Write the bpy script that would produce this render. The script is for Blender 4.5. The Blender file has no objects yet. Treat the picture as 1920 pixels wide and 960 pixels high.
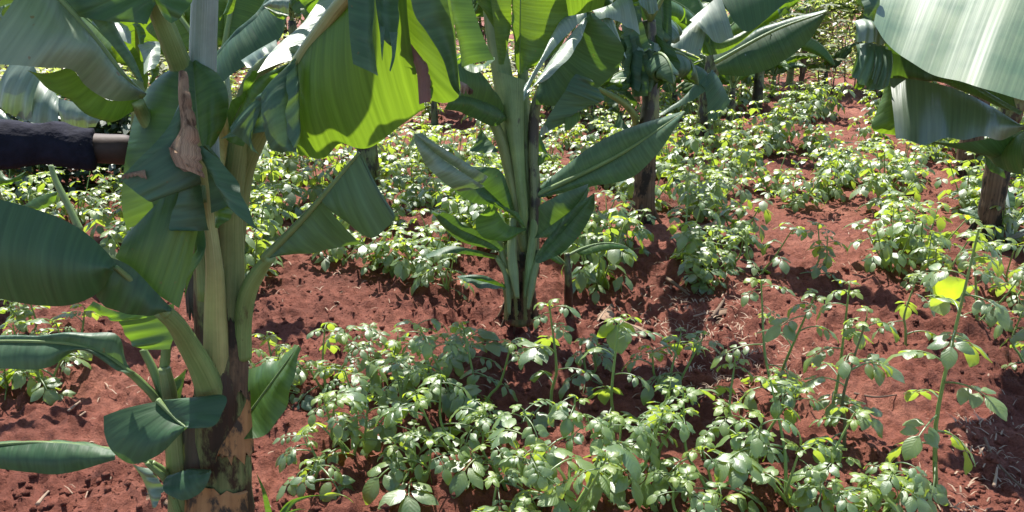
import bpy, math, random
import numpy as np
from mathutils import Vector, Matrix
from math import sin, cos, pi, radians, sqrt, atan2
S = bpy.context.scene
COL = S.collection
random.seed(7)
# ------------------------------------------------------------------ camera, sky, sun, exposure
PITCH = radians(18.0); CH = 1.5; FPX = 1493.0
cam = bpy.data.cameras.new('camera'); camo = bpy.data.objects.new('camera', cam); COL.objects.link(camo)
camo.location = (0, 0, CH); camo.rotation_euler = (pi/2 - PITCH, 0, 0)
cam.sensor_width = 36; cam.lens = 36*FPX/1920; cam.clip_start = 0.05; cam.clip_end = 2000
S.camera = camo
SUN_EL = radians(60); SUN_AZ = radians(-14)      # azimuth measured from +Y (view direction) towards +X
w = bpy.data.worlds.new('World'); S.world = w; w.use_nodes = True
nt = w.node_tree; bg = nt.nodes['Background']
sky = nt.nodes.new('ShaderNodeTexSky'); sky.sky_type = 'NISHITA'; sky.sun_disc = False
sky.sun_elevation = SUN_EL; sky.sun_rotation = SUN_AZ; sky.altitude = 1500; sky.dust_density = 1.6
nt.links.new(sky.outputs[0], bg.inputs[0]); bg.inputs[1].default_value = 0.13
sun = bpy.data.lights.new('sun', 'SUN'); sun.energy = 5.0; sun.angle = radians(0.55); sun.color = (1, .96, .89)
suno = bpy.data.objects.new('sun', sun); COL.objects.link(suno)
sdir = Vector((sin(SUN_AZ)*cos(SUN_EL), cos(SUN_AZ)*cos(SUN_EL), sin(SUN_EL)))
suno.rotation_euler = (-sdir).to_track_quat('-Z', 'Y').to_euler(); suno.location = (0, 6, 12)
S.view_settings.view_transform = 'Standard'; S.view_settings.look = 'None'
S.view_settings.exposure = 1.3; S.view_settings.gamma = 1.0
S.render.engine = 'CYCLES'
S.cycles.max_bounces = 6; S.cycles.transmission_bounces = 4; S.cycles.diffuse_bounces = 3; S.cycles.glossy_bounces = 2
S.cycles.use_denoising = True
# ------------------------------------------------------------------ pixel <-> place
CP, SP = cos(PITCH), sin(PITCH)
CV = Vector((0, 0, CH)); FV = Vector((0, CP, -SP)); UV_ = Vector((0, SP, CP)); RV = Vector((1, 0, 0))
def at(x, y, d): return CV + d*(FV + RV*((x-960)/FPX) + UV_*((480-y)/FPX))
# ------------------------------------------------------------------ terrain
def _h(ix, iy, s):
    n = (ix*374761393 + iy*668265263 + s*1442695041) & 0x7fffffff
    n = ((n ^ (n >> 13))*1274126177) & 0x7fffffff
    return ((n ^ (n >> 16)) & 0xffff)/65535.0
def vn(x, y, s=0):
    x = np.asarray(x, float); y = np.asarray(y, float)
    ix = np.floor(x).astype(np.int64); iy = np.floor(y).astype(np.int64)
    fx = x-ix; fy = y-iy; fx = fx*fx*(3-2*fx); fy = fy*fy*(3-2*fy)
    a = _h(ix, iy, s); b = _h(ix+1, iy, s); c = _h(ix, iy+1, s); d = _h(ix+1, iy+1, s)
    return (a*(1-fx)+b*fx)*(1-fy)+(c*(1-fx)+d*fx)*fy
def large(x, y):
    x = np.asarray(x, float); y = np.asarray(y, float)
    z = 0.07*(vn(x*0.55+3, y*0.8+1, 1)-.5) + 0.05*(vn(x*1.5, y*1.7, 2)-.5)
    z = z + 0.05*np.exp(-((y-3.75)/.5)**2)*-1                       # the bare furrow between the two beds
    z = z + np.where(y > 17, (y-17)*0.02, 0) 
    return z
def gz(x, y): return float(large(x, y))
def G(px, py):
    r = FV + RV*((px-960)/FPX) + UV_*((480-py)/FPX)
    t = -CH/r.z; p = CV + r*t
    for _ in range(3):
        t = (gz(p.x, p.y)-CH)/r.z; p = CV + r*t
    return Vector((p.x, p.y, gz(p.x, p.y)))
def small(x, y):
    z = 0.0
    k = 0.55+1.0*vn(x*0.9+7, y*0.9, 9)
    for i, (f, a) in enumerate(((5, .042), (11, .036), (23, .026), (48, .014))):
        n = vn(x*f+i*17, y*f-i*9, 10+i)
        z = z + a*(.55*(np.abs(2*n-1)-.5)+.9*(n-.5))*k
    n = vn(x*16, y*16, 33); z = z + .03*np.clip(n-.6, 0, 1)/.4*k
    n = vn(x*38+5, y*38, 34); z = z + .014*np.clip(n-.6, 0, 1)/.4*k
    return z
# ------------------------------------------------------------------ helpers
def tag(o, label=None, cat=None, group=None, kind=None):
    if label: o['label'] = label
    if cat: o['category'] = cat
    if group: o['group'] = group
    if kind: o['kind'] = kind
    return o
def empty(name, loc, label, cat, group=None):
    o = bpy.data.objects.new(name, None); COL.objects.link(o); o.location = loc; o.empty_display_size = .1
    return tag(o, label, cat, group)
class MB:
    def __init__(s): s.v = []; s.f = []; s.uv = []
    def grid(s, rows, uvs=None, close=False):
        nr = len(rows); nc = len(rows[0]); b = len(s.v)
        for r in rows: s.v.extend([tuple(p) for p in r])
        for i in range(nr-1):
            for j in range(nc if close else nc-1):
                j2 = (j+1) % nc
                s.f.append((b+i*nc+j, b+i*nc+j2, b+(i+1)*nc+j2, b+(i+1)*nc+j))
                if uvs:
                    q = (uvs[i][j], uvs[i][j2], uvs[i+1][j2], uvs[i+1][j])
                else: q = ((j, i), (j+1, i), (j+1, i+1), (j, i+1))
                s.uv.extend(q)
    def poly(s, pts, uvs=None):
        b = len(s.v); s.v.extend([tuple(p) for p in pts]); s.f.append(tuple(range(b, b+len(pts))))
        s.uv.extend(uvs or [(0, 0)]*len(pts))
    def mesh(s, name, mat, smooth=True):
        m = bpy.data.meshes.new(name); m.from_pydata(s.v, [], s.f)
        l = m.uv_layers.new(name='UVMap'); l.data.foreach_set('uv', [c for q in s.uv for c in q])
        m.polygons.foreach_set('use_smooth', [smooth]*len(m.polygons)); m.materials.append(mat); m.update(); return m
    def build(s, name, mat, parent=None, smooth=True, world=True):
        o = bpy.data.objects.new(name, s.mesh(name, mat, smooth)); COL.objects.link(o)
        if parent:
            o.parent = parent
            if world:
                root = parent
                off = Vector((0, 0, 0))
                while root: off += root.location; root = root.parent
                o.matrix_parent_inverse = Matrix.Translation(-off) if parent.parent is None else Matrix.Identity(4)
        return o
def cr(P, n):
    """catmull-rom resample of a list of Vectors to n points, even in arc length"""
    if len(P) == 1: return [P[0].copy() for _ in range(n)]
    Q = [P[0]*2-P[1]]+list(P)+[P[-1]*2-P[-2]]; out = []
    for i in range(1, len(Q)-2):
        a, b, c, d = Q[i-1:i+3]
        for k in range(10):
            t = k/10
            out.append(.5*((2*b)+(c-a)*t+(2*a-5*b+4*c-d)*t*t+(3*b-a-3*c+d)*t**3))
    out.append(P[-1].copy())
    L = [0]
    for i in range(1, len(out)): L.append(L[-1]+(out[i]-out[i-1]).length)
    res = []; j = 0
    for k in range(n):
        s_ = L[-1]*k/(n-1)
        while j < len(L)-2 and L[j+1] < s_: j += 1
        dd = L[j+1]-L[j]; t = (s_-L[j])/dd if dd > 1e-9 else 0
        res.append(out[j].lerp(out[j+1], min(1, max(0, t))))
    return res
def frames(P):
    F = []; up = Vector((0.13, .2, 1)).normalized(); prev = None
    for i in range(len(P)):
        t = (P[min(i+1, len(P)-1)]-P[max(i-1, 0)]).normalized()
        if prev is None:
            a = t.cross(up)
            if a.length < .1: a = t.cross(Vector((1, 0, 0)))
        else: a = prev - t*prev.dot(t)
        a.normalize(); prev = a; F.append((t, a, t.cross(a)))
    return F
def tube(mb, P, r, n=8, flat=1.0, cap=True):
    """P list of Vectors, r list/func of radii"""
    F = frames(P); N = len(P); rows = []; uvs = []; L = 0
    for i in range(N):
        rr = r(i/(N-1)) if callable(r) else (r[i] if isinstance(r, (list, tuple)) else r)
        if i: L += (P[i]-P[i-1]).length
        _, a, b = F[i]
        rows.append([P[i]+(a*cos(2*pi*k/n)+b*sin(2*pi*k/n)*flat)*rr for k in range(n)])
        uvs.append([(L, k/n) for k in range(n+1)])
    base = len(mb.v)
    nr = N
    for rw in rows: mb.v.extend([tuple(p) for p in rw])
    for i in range(nr-1):
        for j in range(n):
            j2 = (j+1) % n
            mb.f.append((base+i*n+j, base+i*n+j2, base+(i+1)*n+j2, base+(i+1)*n+j))
            mb.uv.extend((uvs[i][j], uvs[i][j+1], uvs[i+1][j+1], uvs[i+1][j]))
    if cap:
        mb.f.append(tuple(base+k for k in range(n))[::-1]); mb.uv.extend([(0, 0)]*n)
        mb.f.append(tuple(base+(nr-1)*n+k for k in range(n))); mb.uv.extend([(L, 0)]*n)
# ------------------------------------------------------------------ materials
def newmat(name):
    m = bpy.data.materials.new(name); m.use_nodes = True; t = m.node_tree
    for n in list(t.nodes): t.nodes.remove(n)
    return m, t, t.nodes.new, t.links.new
def ramp(N, stops, interp='LINEAR'):
    r = N('ShaderNodeValToRGB'); r.color_ramp.interpolation = interp
    e = r.color_ramp.elements
    while len(e) < len(stops): e.new(.5)
    for i, (p, c) in enumerate(stops): e[i].position = p; e[i].color = (*c, 1) if len(c) == 3 else c
    return r
def mixc(N, K, mode, fac, a, b):
    m = N('ShaderNodeMix'); m.data_type = 'RGBA'; m.blend_type = mode
    for sock, v in ((m.inputs[0], fac), (m.inputs[6], a), (m.inputs[7], b)):
        if hasattr(v, 'is_output') or isinstance(v, bpy.types.NodeSocket): K(v, sock)
        else: sock.default_value = v if isinstance(v, (int, float)) else (*v, 1)
    return m.outputs[2]
def banana_mat(name, top, under, trans, tfac=.38, rough=.36, veinamp=1.0, dry=0.0, spec=.9):
    m, t, N, K = newmat(name)
    out = N('ShaderNodeOutputMaterial'); uv = N('ShaderNodeUVMap')
    mp = N('ShaderNodeMapping'); mp.inputs[3].default_value = (95, .9, 1); K(uv.outputs[0], mp.inputs[0])
    nz = N('ShaderNodeTexNoise'); nz.inputs['Scale'].default_value = 1; nz.inputs['Detail'].default_value = 3; K(mp.outputs[0], nz.inputs[0])
    mp2 = N('ShaderNodeMapping'); mp2.inputs[3].default_value = (16, .8, 1); K(uv.outputs[0], mp2.inputs[0])
    nz2 = N('ShaderNodeTexNoise'); nz2.inputs['Scale'].default_value = 1; nz2.inputs['Detail'].default_value = 2; K(mp2.outputs[0], nz2.inputs[0])
    tc = N('ShaderNodeTexCoord'); nz3 = N('ShaderNodeTexNoise'); nz3.inputs['Scale'].default_value = 7; nz3.inputs['Detail'].default_value = 4; K(tc.outputs['Object'], nz3.inputs[0])
    geo = N('ShaderNodeNewGeometry')
    bc = mixc(N, K, 'MIX', geo.outputs['Backfacing'], top, under)
    rv = ramp(N, ((.3, (.72, .74, .72)), (.7, (1.22, 1.18, 1.2)))); K(nz.outputs[0], rv.inputs[0])
    bc = mixc(N, K, 'MULTIPLY', 1.0, bc, rv.outputs[0])
    r3 = ramp(N, ((.3, (.75, .85, .85)), (.72, (1.25, 1.12, 1.0)))); K(nz3.outputs[0], r3.inputs[0])
    bc = mixc(N, K, 'MULTIPLY', .8, bc, r3.outputs[0])
    # dry edge: brown specks towards the leaf's outer margin
    sep = N('ShaderNodeSeparateXYZ'); K(uv.outputs[0], sep.inputs[0])
    ad = N('ShaderNodeMath'); ad.operation = 'MULTIPLY_ADD'; K(nz3.outputs[0], ad.inputs[0]); ad.inputs[1].default_value = .10; K(sep.outputs[1], ad.inputs[2])
    re = ramp(N, ((1.03/1.2, (0, 0, 0)), (1.05/1.2, (1, 1, 1)))) 
    dv = N('ShaderNodeMath'); dv.operation = 'DIVIDE'; K(ad.outputs[0], dv.inputs[0]); dv.inputs[1].default_value = 1.2; K(dv.outputs[0], re.inputs[0])
    bc = mixc(N, K, 'MIX', re.outputs[0], bc, (.16, .09, .035))
    # brown flecks
    nz4 = N('ShaderNodeTexNoise'); nz4.inputs['Scale'].default_value = 38; nz4.inputs['Detail'].default_value = 2; K(tc.outputs['Object'], nz4.inputs[0])
    r4 = ramp(N, ((.745-dry, (0, 0, 0)), (.765-dry, (1, 1, 1)))); K(nz4.outputs[0], r4.inputs[0])
    bc = mixc(N, K, 'MIX', r4.outputs[0], bc, (.13, .08, .035))
    p = N('ShaderNodeBsdfPrincipled'); K(bc, p.inputs['Base Color'])
    p.inputs['Specular IOR Level'].default_value = spec
    rr = ramp(N, ((.3, (rough-.05,)*3), (.7, (rough+.12,)*3))); K(nz3.outputs[0], rr.inputs[0]); K(rr.outputs[0], p.inputs['Roughness'])
    b1 = N('ShaderNodeBump'); b1.inputs['Strength'].default_value = .5*veinamp; b1.inputs['Distance'].default_value = .003; K(nz.outputs[0], b1.inputs['Height'])
    b2 = N('ShaderNodeBump'); b2.inputs['Strength'].default_value = .6*veinamp; b2.inputs['Distance'].default_value = .014; K(nz2.outputs[0], b2.inputs['Height']); K(b1.outputs[0], b2.inputs['Normal'])
    K(b2.outputs[0], p.inputs['Normal'])
    tr = N('ShaderNodeBsdfTranslucent'); tcx = mixc(N, K, 'MULTIPLY', 1.0, trans, rv.outputs[0])
    tcx = mixc(N, K, 'MIX', re.outputs[0], tcx, (.2, .08, .03)); K(tcx, tr.inputs[0])
    mx = N('ShaderNodeMixShader'); mx.inputs[0].default_value = tfac; K(p.outputs[0], mx.inputs[1]); K(tr.outputs[0], mx.inputs[2]); K(mx.outputs[0], out.inputs[0])
    return m
M_TEAL = banana_mat('banana_leaf_bluish', (.048, .100, .056), (.052, .108, .048), (.20, .36, .02), .16, .46, spec=.38)  # translucency cut so backlit blades stay dark, standing in for shade
M_DEEP = banana_mat('banana_leaf_deep', (.031, .076, .034), (.042, .092, .034), (.16, .32, .02), .16, .46, spec=.38)  # darker leaf tone, little light let through, to read as shaded
M_MID = banana_mat('banana_leaf_mid', (.045, .105, .032), (.055, .12, .036), (.22, .40, .02), .34, .42, spec=.5)
M_LIME = banana_mat('banana_leaf_thin', (.05, .12, .03), (.055, .125, .03), (.18, .30, .012), .43, rough=.45, spec=.5)
M_WAX_LIT = banana_mat('banana_leaf_waxy_sunlit', (.13, .185, .125), (.06, .11, .06), (.2, .34, .03), .12, rough=.42, veinamp=.85)  # waxy leaf, its top colour paled to carry sunlit glare
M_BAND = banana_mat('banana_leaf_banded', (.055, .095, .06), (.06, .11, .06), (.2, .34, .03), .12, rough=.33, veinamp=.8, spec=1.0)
M_GLARE = banana_mat('banana_leaf_glaring', (.10, .16, .08), (.06, .11, .06), (.2, .34, .03), .12, rough=.44, veinamp=.32)  # top colour also paled towards the white sun glare
def stemmat(name, c1, c2, blotch=None, bt=.6, rough=.42, long=True, spec=.45):
    m, t, N, K = newmat(name)
    out = N('ShaderNodeOutputMaterial'); uv = N('ShaderNodeUVMap'); tc = N('ShaderNodeTexCoord')
    mp = N('ShaderNodeMapping'); mp.inputs[3].default_value = (2.2, 34, 1) if long else (20, 20, 1); K(uv.outputs[0], mp.inputs[0])
    nz = N('ShaderNodeTexNoise'); nz.inputs['Scale'].default_value = 1; nz.inputs['Detail'].default_value = 4; K(mp.outputs[0], nz.inputs[0])
    n2 = N('ShaderNodeTexNoise'); n2.inputs['Scale'].default_value = 9; n2.inputs['Detail'].default_value = 6; n2.inputs['Roughness'].default_value = .65; K(tc.outputs['Object'], n2.inputs[0])
    r = ramp(N, ((.3, c1), (.7, c2))); K(nz.outputs[0], r.inputs[0]); bc = r.outputs[0]
    r0 = ramp(N, ((.3, (.7, .7, .7)), (.7, (1.2, 1.2, 1.2)))); K(n2.outputs[0], r0.inputs[0])
    bc = mixc(N, K, 'MULTIPLY', .8, bc, r0.outputs[0])
    if blotch:
        mp3 = N('ShaderNodeMapping'); mp3.inputs[3].default_value = (7, 7, 3.2); K(tc.outputs['Object'], mp3.inputs[0])
        n3 = N('ShaderNodeTexNoise'); n3.inputs['Scale'].default_value = 1.6; n3.inputs['Detail'].default_value = 7; n3.inputs['Roughness'].default_value = .7; K(mp3.outputs[0], n3.inputs[0])
        r2 = ramp(N, ((bt-.05, (0, 0, 0)), (bt+.02, (1, 1, 1)))); K(n3.outputs[0], r2.inputs[0])
        bc = mixc(N, K, 'MIX', r2.outputs[0], bc, blotch)
    p = N('ShaderNodeBsdfPrincipled'); K(bc, p.inputs['Base Color']); p.inputs['Roughness'].default_value = rough
    p.inputs['Specular IOR Level'].default_value = spec
    b = N('ShaderNodeBump'); b.inputs['Strength'].default_value = .6; b.inputs['Distance'].default_value = .006; K(nz.outputs[0], b.inputs['Height'])
    K(b.outputs[0], p.inputs['Normal']); K(p.outputs[0], out.inputs[0])
    return m
M_RIB = stemmat('petiole_green', (.11, .18, .05), (.19, .26, .09), blotch=(.06, .06, .025), bt=.66)
M_RIBY = stemmat('petiole_cream', (.24, .27, .09), (.34, .34, .14), blotch=(.2, .13, .05), bt=.72)
M_RIBW = stemmat('petiole_waxy', (.20, .26, .22), (.29, .35, .32), rough=.5)
M_STEM = stemmat('pseudostem_green', (.07, .10, .035), (.16, .18, .07), blotch=(.02, .016, .01), bt=.50)
M_STEM2 = stemmat('pseudostem_pale', (.12, .165, .05), (.20, .235, .09), blotch=(.12, .08, .04), bt=.68)
M_STEMD = stemmat('pseudostem_dry', (.05, .032, .02), (.19, .125, .07), blotch=(.025, .02, .014), bt=.55, rough=.75, spec=.2)
M_TAN = stemmat('sheath_tan', (.22, .095, .032), (.37, .18, .065), blotch=(.04, .025, .013), bt=.53, rough=.6, spec=.25)
M_DRY = stemmat('dry_leaf', (.13, .075, .05), (.42, .28, .18), blotch=(.07, .04, .025), bt=.54, rough=.7, spec=.2)
M_DRYP = stemmat('dry_leaf_reddish', (.13, .07, .05), (.22, .11, .085), rough=.6, spec=.3)
M_STRAW = stemmat('straw', (.24, .15, .10), (.42, .32, .23), rough=.7, spec=.2)
M_TWIG = stemmat('twig', (.10, .065, .045), (.2, .14, .1), rough=.8, spec=.15)
def potato_mat(name, top, under, trans, tfac=.32, rough=.42):
    m, t, N, K = newmat(name)
    out = N('ShaderNodeOutputMaterial'); uv = N('ShaderNodeUVMap'); geo = N('ShaderNodeNewGeometry'); oi = N('ShaderNodeObjectInfo')
    tc = N('ShaderNodeTexCoord')
    bc = mixc(N, K, 'MIX', geo.outputs['Backfacing'], top, under)
    n = N('ShaderNodeTexNoise'); n.inputs['Scale'].default_value = 14; n.inputs['Detail'].default_value = 3; K(tc.outputs['Object'], n.inputs[0])
    r = ramp(N, ((.32, (.62, .72, .8)), (.7, (1.35, 1.2, .95)))); K(n.outputs[0], r.inputs[0])
    bc = mixc(N, K, 'MULTIPLY', 1.0, bc, r.outputs[0])
    ro = ramp(N, ((0, (.78, .85, .95)), (1, (1.25, 1.15, .9)))); K(oi.outputs['Random'], ro.inputs[0])
    bc = mixc(N, K, 'MULTIPLY', .9, bc, ro.outputs[0])
    # side veins: chevrons from the leaflet's midvein
    sep = N('ShaderNodeSeparateXYZ'); K(uv.outputs[0], sep.inputs[0])
    ab = N('ShaderNodeMath'); ab.operation = 'ABSOLUTE'; K(sep.outputs[1], ab.inputs[0])
    sb = N('ShaderNodeMath'); sb.operation = 'MULTIPLY_ADD'; K(ab.outputs[0], sb.inputs[0]); sb.inputs[1].default_value = -.35; K(sep.outputs[0], sb.inputs[2])
    ml = N('ShaderNodeMath'); ml.operation = 'MULTIPLY'; K(sb.outputs[0], ml.inputs[0]); ml.inputs[1].default_value = 44
    sn = N('ShaderNodeMath'); sn.operation = 'SINE'; K(ml.outputs[0], sn.inputs[0])
    rv = ramp(N, ((.0, (0, 0, 0)), (.78, (1, 1, 1)))); 
    ms = N('ShaderNodeMath'); ms.operation = 'MULTIPLY_ADD'; K(sn.outputs[0], ms.inputs[0]); ms.inputs[1].default_value = .5; ms.inputs[2].default_value = .5; K(ms.outputs[0], rv.inputs[0])
    rm = ramp(N, ((0, (0, 0, 0)), (.1, (1, 1, 1)))); K(ab.outputs[0], rm.inputs[0])
    hv = mixc(N, K, 'MULTIPLY', 1.0, rv.outputs[0], rm.outputs[0])
    vcol = ramp(N, ((0, (1.35, 1.25, 1.1)), (.35, (1, 1, 1)))); K(hv, vcol.inputs[0])
    bc = mixc(N, K, 'MULTIPLY', .3, bc, vcol.outputs[0])
    p = N('ShaderNodeBsdfPrincipled'); K(bc, p.inputs['Base Color']); p.inputs['Roughness'].default_value = rough
    p.inputs['Specular IOR Level'].default_value = 1.0; p.inputs['Coat Weight'].default_value = .5; p.inputs['Coat Roughness'].default_value = .4
    b = N('ShaderNodeBump'); b.inputs['Strength'].default_value = .25; b.inputs['Distance'].default_value = .002; K(hv, b.inputs['Height'])
    b2 = N('ShaderNodeBump'); b2.inputs['Strength'].default_value = .25; b2.inputs['Distance'].default_value = .002
    n2 = N('ShaderNodeTexNoise'); n2.inputs['Scale'].default_value = 160; K(tc.outputs['Object'], n2.inputs[0]); K(n2.outputs[0], b2.inputs['Height']); K(b.outputs[0], b2.inputs['Normal'])
    K(b2.outputs[0], p.inputs['Normal'])
    tr = N('ShaderNodeBsdfTranslucent'); tcx = mixc(N, K, 'MULTIPLY', .6, trans, r.outputs[0]); K(tcx, tr.inputs[0])
    mx = N('ShaderNodeMixShader'); mx.inputs[0].default_value = tfac; K(p.outputs[0], mx.inputs[1]); K(tr.outputs[0], mx.inputs[2]); K(mx.outputs[0], out.inputs[0])
    return m
M_POT = potato_mat('potato_leaf', (.115, .18, .10), (.09, .16, .06), (.46, .62, .05), .38, .44)
M_YNG = potato_mat('potato_leaf_young', (.14, .21, .05), (.14, .22, .05), (.60, .76, .03), .46)
M_BUSH = potato_mat('shrub_leaf', (.12, .16, .08), (.11, .15, .07), (.5, .6, .14), .5, .5)
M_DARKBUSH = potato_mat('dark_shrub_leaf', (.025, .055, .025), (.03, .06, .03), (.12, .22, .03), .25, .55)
M_PSTEM = stemmat('potato_stem', (.16, .26, .06), (.24, .34, .09), rough=.45)
M_PSTEMD = stemmat('potato_stem_purple', (.10, .10, .05), (.16, .17, .06), rough=.5)
def soil_mat():
    m, t, N, K = newmat('red_soil')
    out = N('ShaderNodeOutputMaterial'); tc = N('ShaderNodeTexCoord')
    def nz(sc, de, ro=.6):
        n = N('ShaderNodeTexNoise'); n.inputs['Scale'].default_value = sc; n.inputs['Detail'].default_value = de; n.inputs['Roughness'].default_value = ro
        K(tc.outputs['Object'], n.inputs[0]); return n
    a = nz(1.1, 5); b = nz(22, 8, .7); c = nz(130, 5, .7)
    r = ramp(N, ((.3, (.125, .038, .023)), (.52, (.21, .067, .042)), (.72, (.32, .128, .083)))); K(a.outputs[0], r.inputs[0])
    r2 = ramp(N, ((.25, (.55, .5, .48)), (.55, (1, 1, 1)), (.8, (1.35, 1.35, 1.35)))); K(b.outputs[0], r2.inputs[0])
    bc = mixc(N, K, 'MULTIPLY', .9, r.outputs[0], r2.outputs[0])
    r3 = ramp(N, ((.3, (.7, .68, .66)), (.7, (1.25, 1.25, 1.25)))); K(c.outputs[0], r3.inputs[0])
    bc = mixc(N, K, 'MULTIPLY', .8, bc, r3.outputs[0])
    p = N('ShaderNodeBsdfPrincipled'); K(bc, p.inputs['Base Color']); p.inputs['Roughness'].default_value = .85; p.inputs['Specular IOR Level'].default_value = .25
    b1 = N('ShaderNodeBump'); b1.inputs['Strength'].default_value = 1.0; b1.inputs['Distance'].default_value = .045; K(b.outputs[0], b1.inputs['Height'])
    b2 = N('ShaderNodeBump'); b2.inputs['Strength'].default_value = .8; b2.inputs['Distance'].default_value = .006; K(c.outputs[0], b2.inputs['Height']); K(b1.outputs[0], b2.inputs['Normal'])
    K(b2.outputs[0], p.inputs['Normal']); K(p.outputs[0], out.inputs[0]); return m
M_SOIL = soil_mat()
def plain(name, col, rough=.6, spec=.4, nscale=60, namp=.3, bump=.002, sss=0):
    m, t, N, K = newmat(name); out = N('ShaderNodeOutputMaterial'); tc = N('ShaderNodeTexCoord')
    n = N('ShaderNodeTexNoise'); n.inputs['Scale'].default_value = nscale; n.inputs['Detail'].default_value = 4; K(tc.outputs['Object'], n.inputs[0])
    r = ramp(N, ((.3, tuple(c*(1-namp) for c in col)), (.7, tuple(c*(1+namp) for c in col)))); K(n.outputs[0], r.inputs[0])
    p = N('ShaderNodeBsdfPrincipled'); K(r.outputs[0], p.inputs['Base Color']); p.inputs['Roughness'].default_value = rough; p.inputs['Specular IOR Level'].default_value = spec
    b = N('ShaderNodeBump'); b.inputs['Strength'].default_value = .5; b.inputs['Distance'].default_value = bump; K(n.outputs[0], b.inputs['Height']); K(b.outputs[0], p.inputs['Normal'])
    K(p.outputs[0], out.inputs[0]); return m
# ------------------------------------------------------------------ ground: one sheet to the horizon
def ground():
    oy = -3.0
    ang = np.linspace(-radians(80), radians(80), 1050)
    # finely spaced where the camera looks
    u = np.linspace(-1, 1, 1050); ang = radians(38)*u + radians(47)*u**5
    r = [0.3]
    while r[-1] < 3.6: r.append(r[-1]+.12)
    while r[-1] < 16: r.append(r[-1]*1.0031)
    while r[-1] < 1500: r.append(r[-1]*1.035)
    r = np.array(r)
    R, A = np.meshgrid(r, ang, indexing='ij')
    X = R*np.sin(A); Y = oy+R*np.cos(A)
    fade = np.clip((26-Y)/12, 0, 1)
    Z = large(X, Y)*np.clip((200-Y)/100, 0, 1) + small(X, Y)*fade*np.clip((Y-.3)/1, 0, 1)
    Z = np.where(Y > 60, np.minimum(Z, .9), Z)
    V = np.stack([X, Y, Z], -1).reshape(-1, 3)
    nr, nc = X.shape
    i = np.arange(nr-1)[:, None]*nc+np.arange(nc-1)[None, :]
    Fq = np.stack([i, i+1, i+nc+1, i+nc], -1).reshape(-1, 4)[:, ::-1]
    m = bpy.data.meshes.new('ground'); m.vertices.add(len(V)); m.vertices.foreach_set('co', V.ravel())
    m.loops.add(Fq.size); m.loops.foreach_set('vertex_index', Fq.ravel().astype(np.int32))
    m.polygons.add(len(Fq)); m.polygons.foreach_set('loop_start', np.arange(0, Fq.size, 4, dtype=np.int32)); 
    m.polygons.foreach_set('use_smooth', np.ones(len(Fq), bool))
    m.update(calc_edges=True); m.validate(); m.materials.append(M_SOIL)
    o = bpy.data.objects.new('ground', m); COL.objects.link(o); tag(o, kind='structure')
ground()
# ------------------------------------------------------------------ banana leaves
def dl(d, n):
    if isinstance(d, (int, float)): return [d]*n
    if len(d) == n: return list(d)
    return [d[0]+(d[-1]-d[0])*i/(n-1) for i in range(n)]
OFF = Vector((0, 0, 0))
def rail(pts, d):
    D = dl(d, len(pts)); return [at(p[0], p[1], D[i])+OFF for i, p in enumerate(pts)]
def panel(mb, A, dA, B, dB, bulge=.02, rip=.006, nu=30, nv=9, flip=False, ragged=0.0, seed=None):
    a = cr(rail(A, dA), nu); b = cr(rail(B, dB), nu)
    rg = random.Random(seed if seed is not None else int(A[0][0]*7+B[0][1]*13))
    c0 = (a[0]+a[-1]+b[0]+b[-1])/4
    n = (a[-1]-a[0]).cross((b[nu//2]-a[nu//2]))
    if n.length < 1e-9: n = Vector((0, -1, 0))
    n.normalize()
    if n.dot(CV-c0) < 0: n = -n
    ph = [rg.random()*6.28 for _ in range(3)]
    L = 0; rows = []; uvs = []
    for i in range(nu):
        if i: L += (a[i].lerp(b[i], .5)-a[i-1].lerp(b[i-1], .5)).length
        u = i/(nu-1); row = []; uv = []
        wob = sin(u*9+ph[0])+.6*sin(u*21+ph[1])
        e = b[i]
        if ragged: e = e + (a[i]-e)*ragged*max(0, sin(u*37+ph[2])*sin(u*71+ph[1]))
        for j in range(nv):
            v = j/(nv-1)
            p = a[i].lerp(e, v) + n*(bulge*sin(pi*v)*(0.6+.4*sin(pi*u)) + rip*v*wob)
            row.append(p); uv.append((L, v*.93+.0))
        rows.append(row); uvs.append(uv)
    if flip: rows = [r[::-1] for r in rows]; uvs = [r[::-1] for r in uvs]
    # keep 'front' (material top colour) facing the camera unless flipped
    fn = (rows[1][0]-rows[0][0]).cross(rows[0][1]-rows[0][0])
    fn = (rows[-1][0]-rows[0][0]).cross(rows[nu//2][-1]-rows[nu//2][0])
    want = fn.dot(CV-c0) < 0
    if want == flip: rows = rows[::-1]; uvs = uvs[::-1]
    mb.grid(rows, uvs)
def GP(pts, ax, ay, ad, k=1.0, tilt=(0, 0)):
    """depths that lay the points on the plane through the anchor whose face mirrors the sun to the front (k<1 flattens it towards the anchor's depth)"""
    p0 = at(ax, ay, ad); h = (sdir+(CV-p0).normalized()).normalized()+Vector((tilt[0], tilt[1], 0)); out = []
    for x, y in pts:
        r = FV+RV*((x-960)/FPX)+UV_*((480-y)/FPX); d = (p0-CV).dot(h)/r.dot(h); out.append(ad+(d-ad)*k)
    return out
def gpanel(mb, A, B, anchor, kw=None, k=1.0, tilt=(0, 0)):
    panel(mb, A, GP(A, *anchor, k, tilt), B, GP(B, *anchor, k, tilt), **(kw or {}))
def gleafp(parent, mat, sets, label=None):
    mb = MB()
    for q in sets: gpanel(mb, *q)
    o = mb.build('leaf', mat, parent)
    if label: o['label'] = label
    return o
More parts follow.
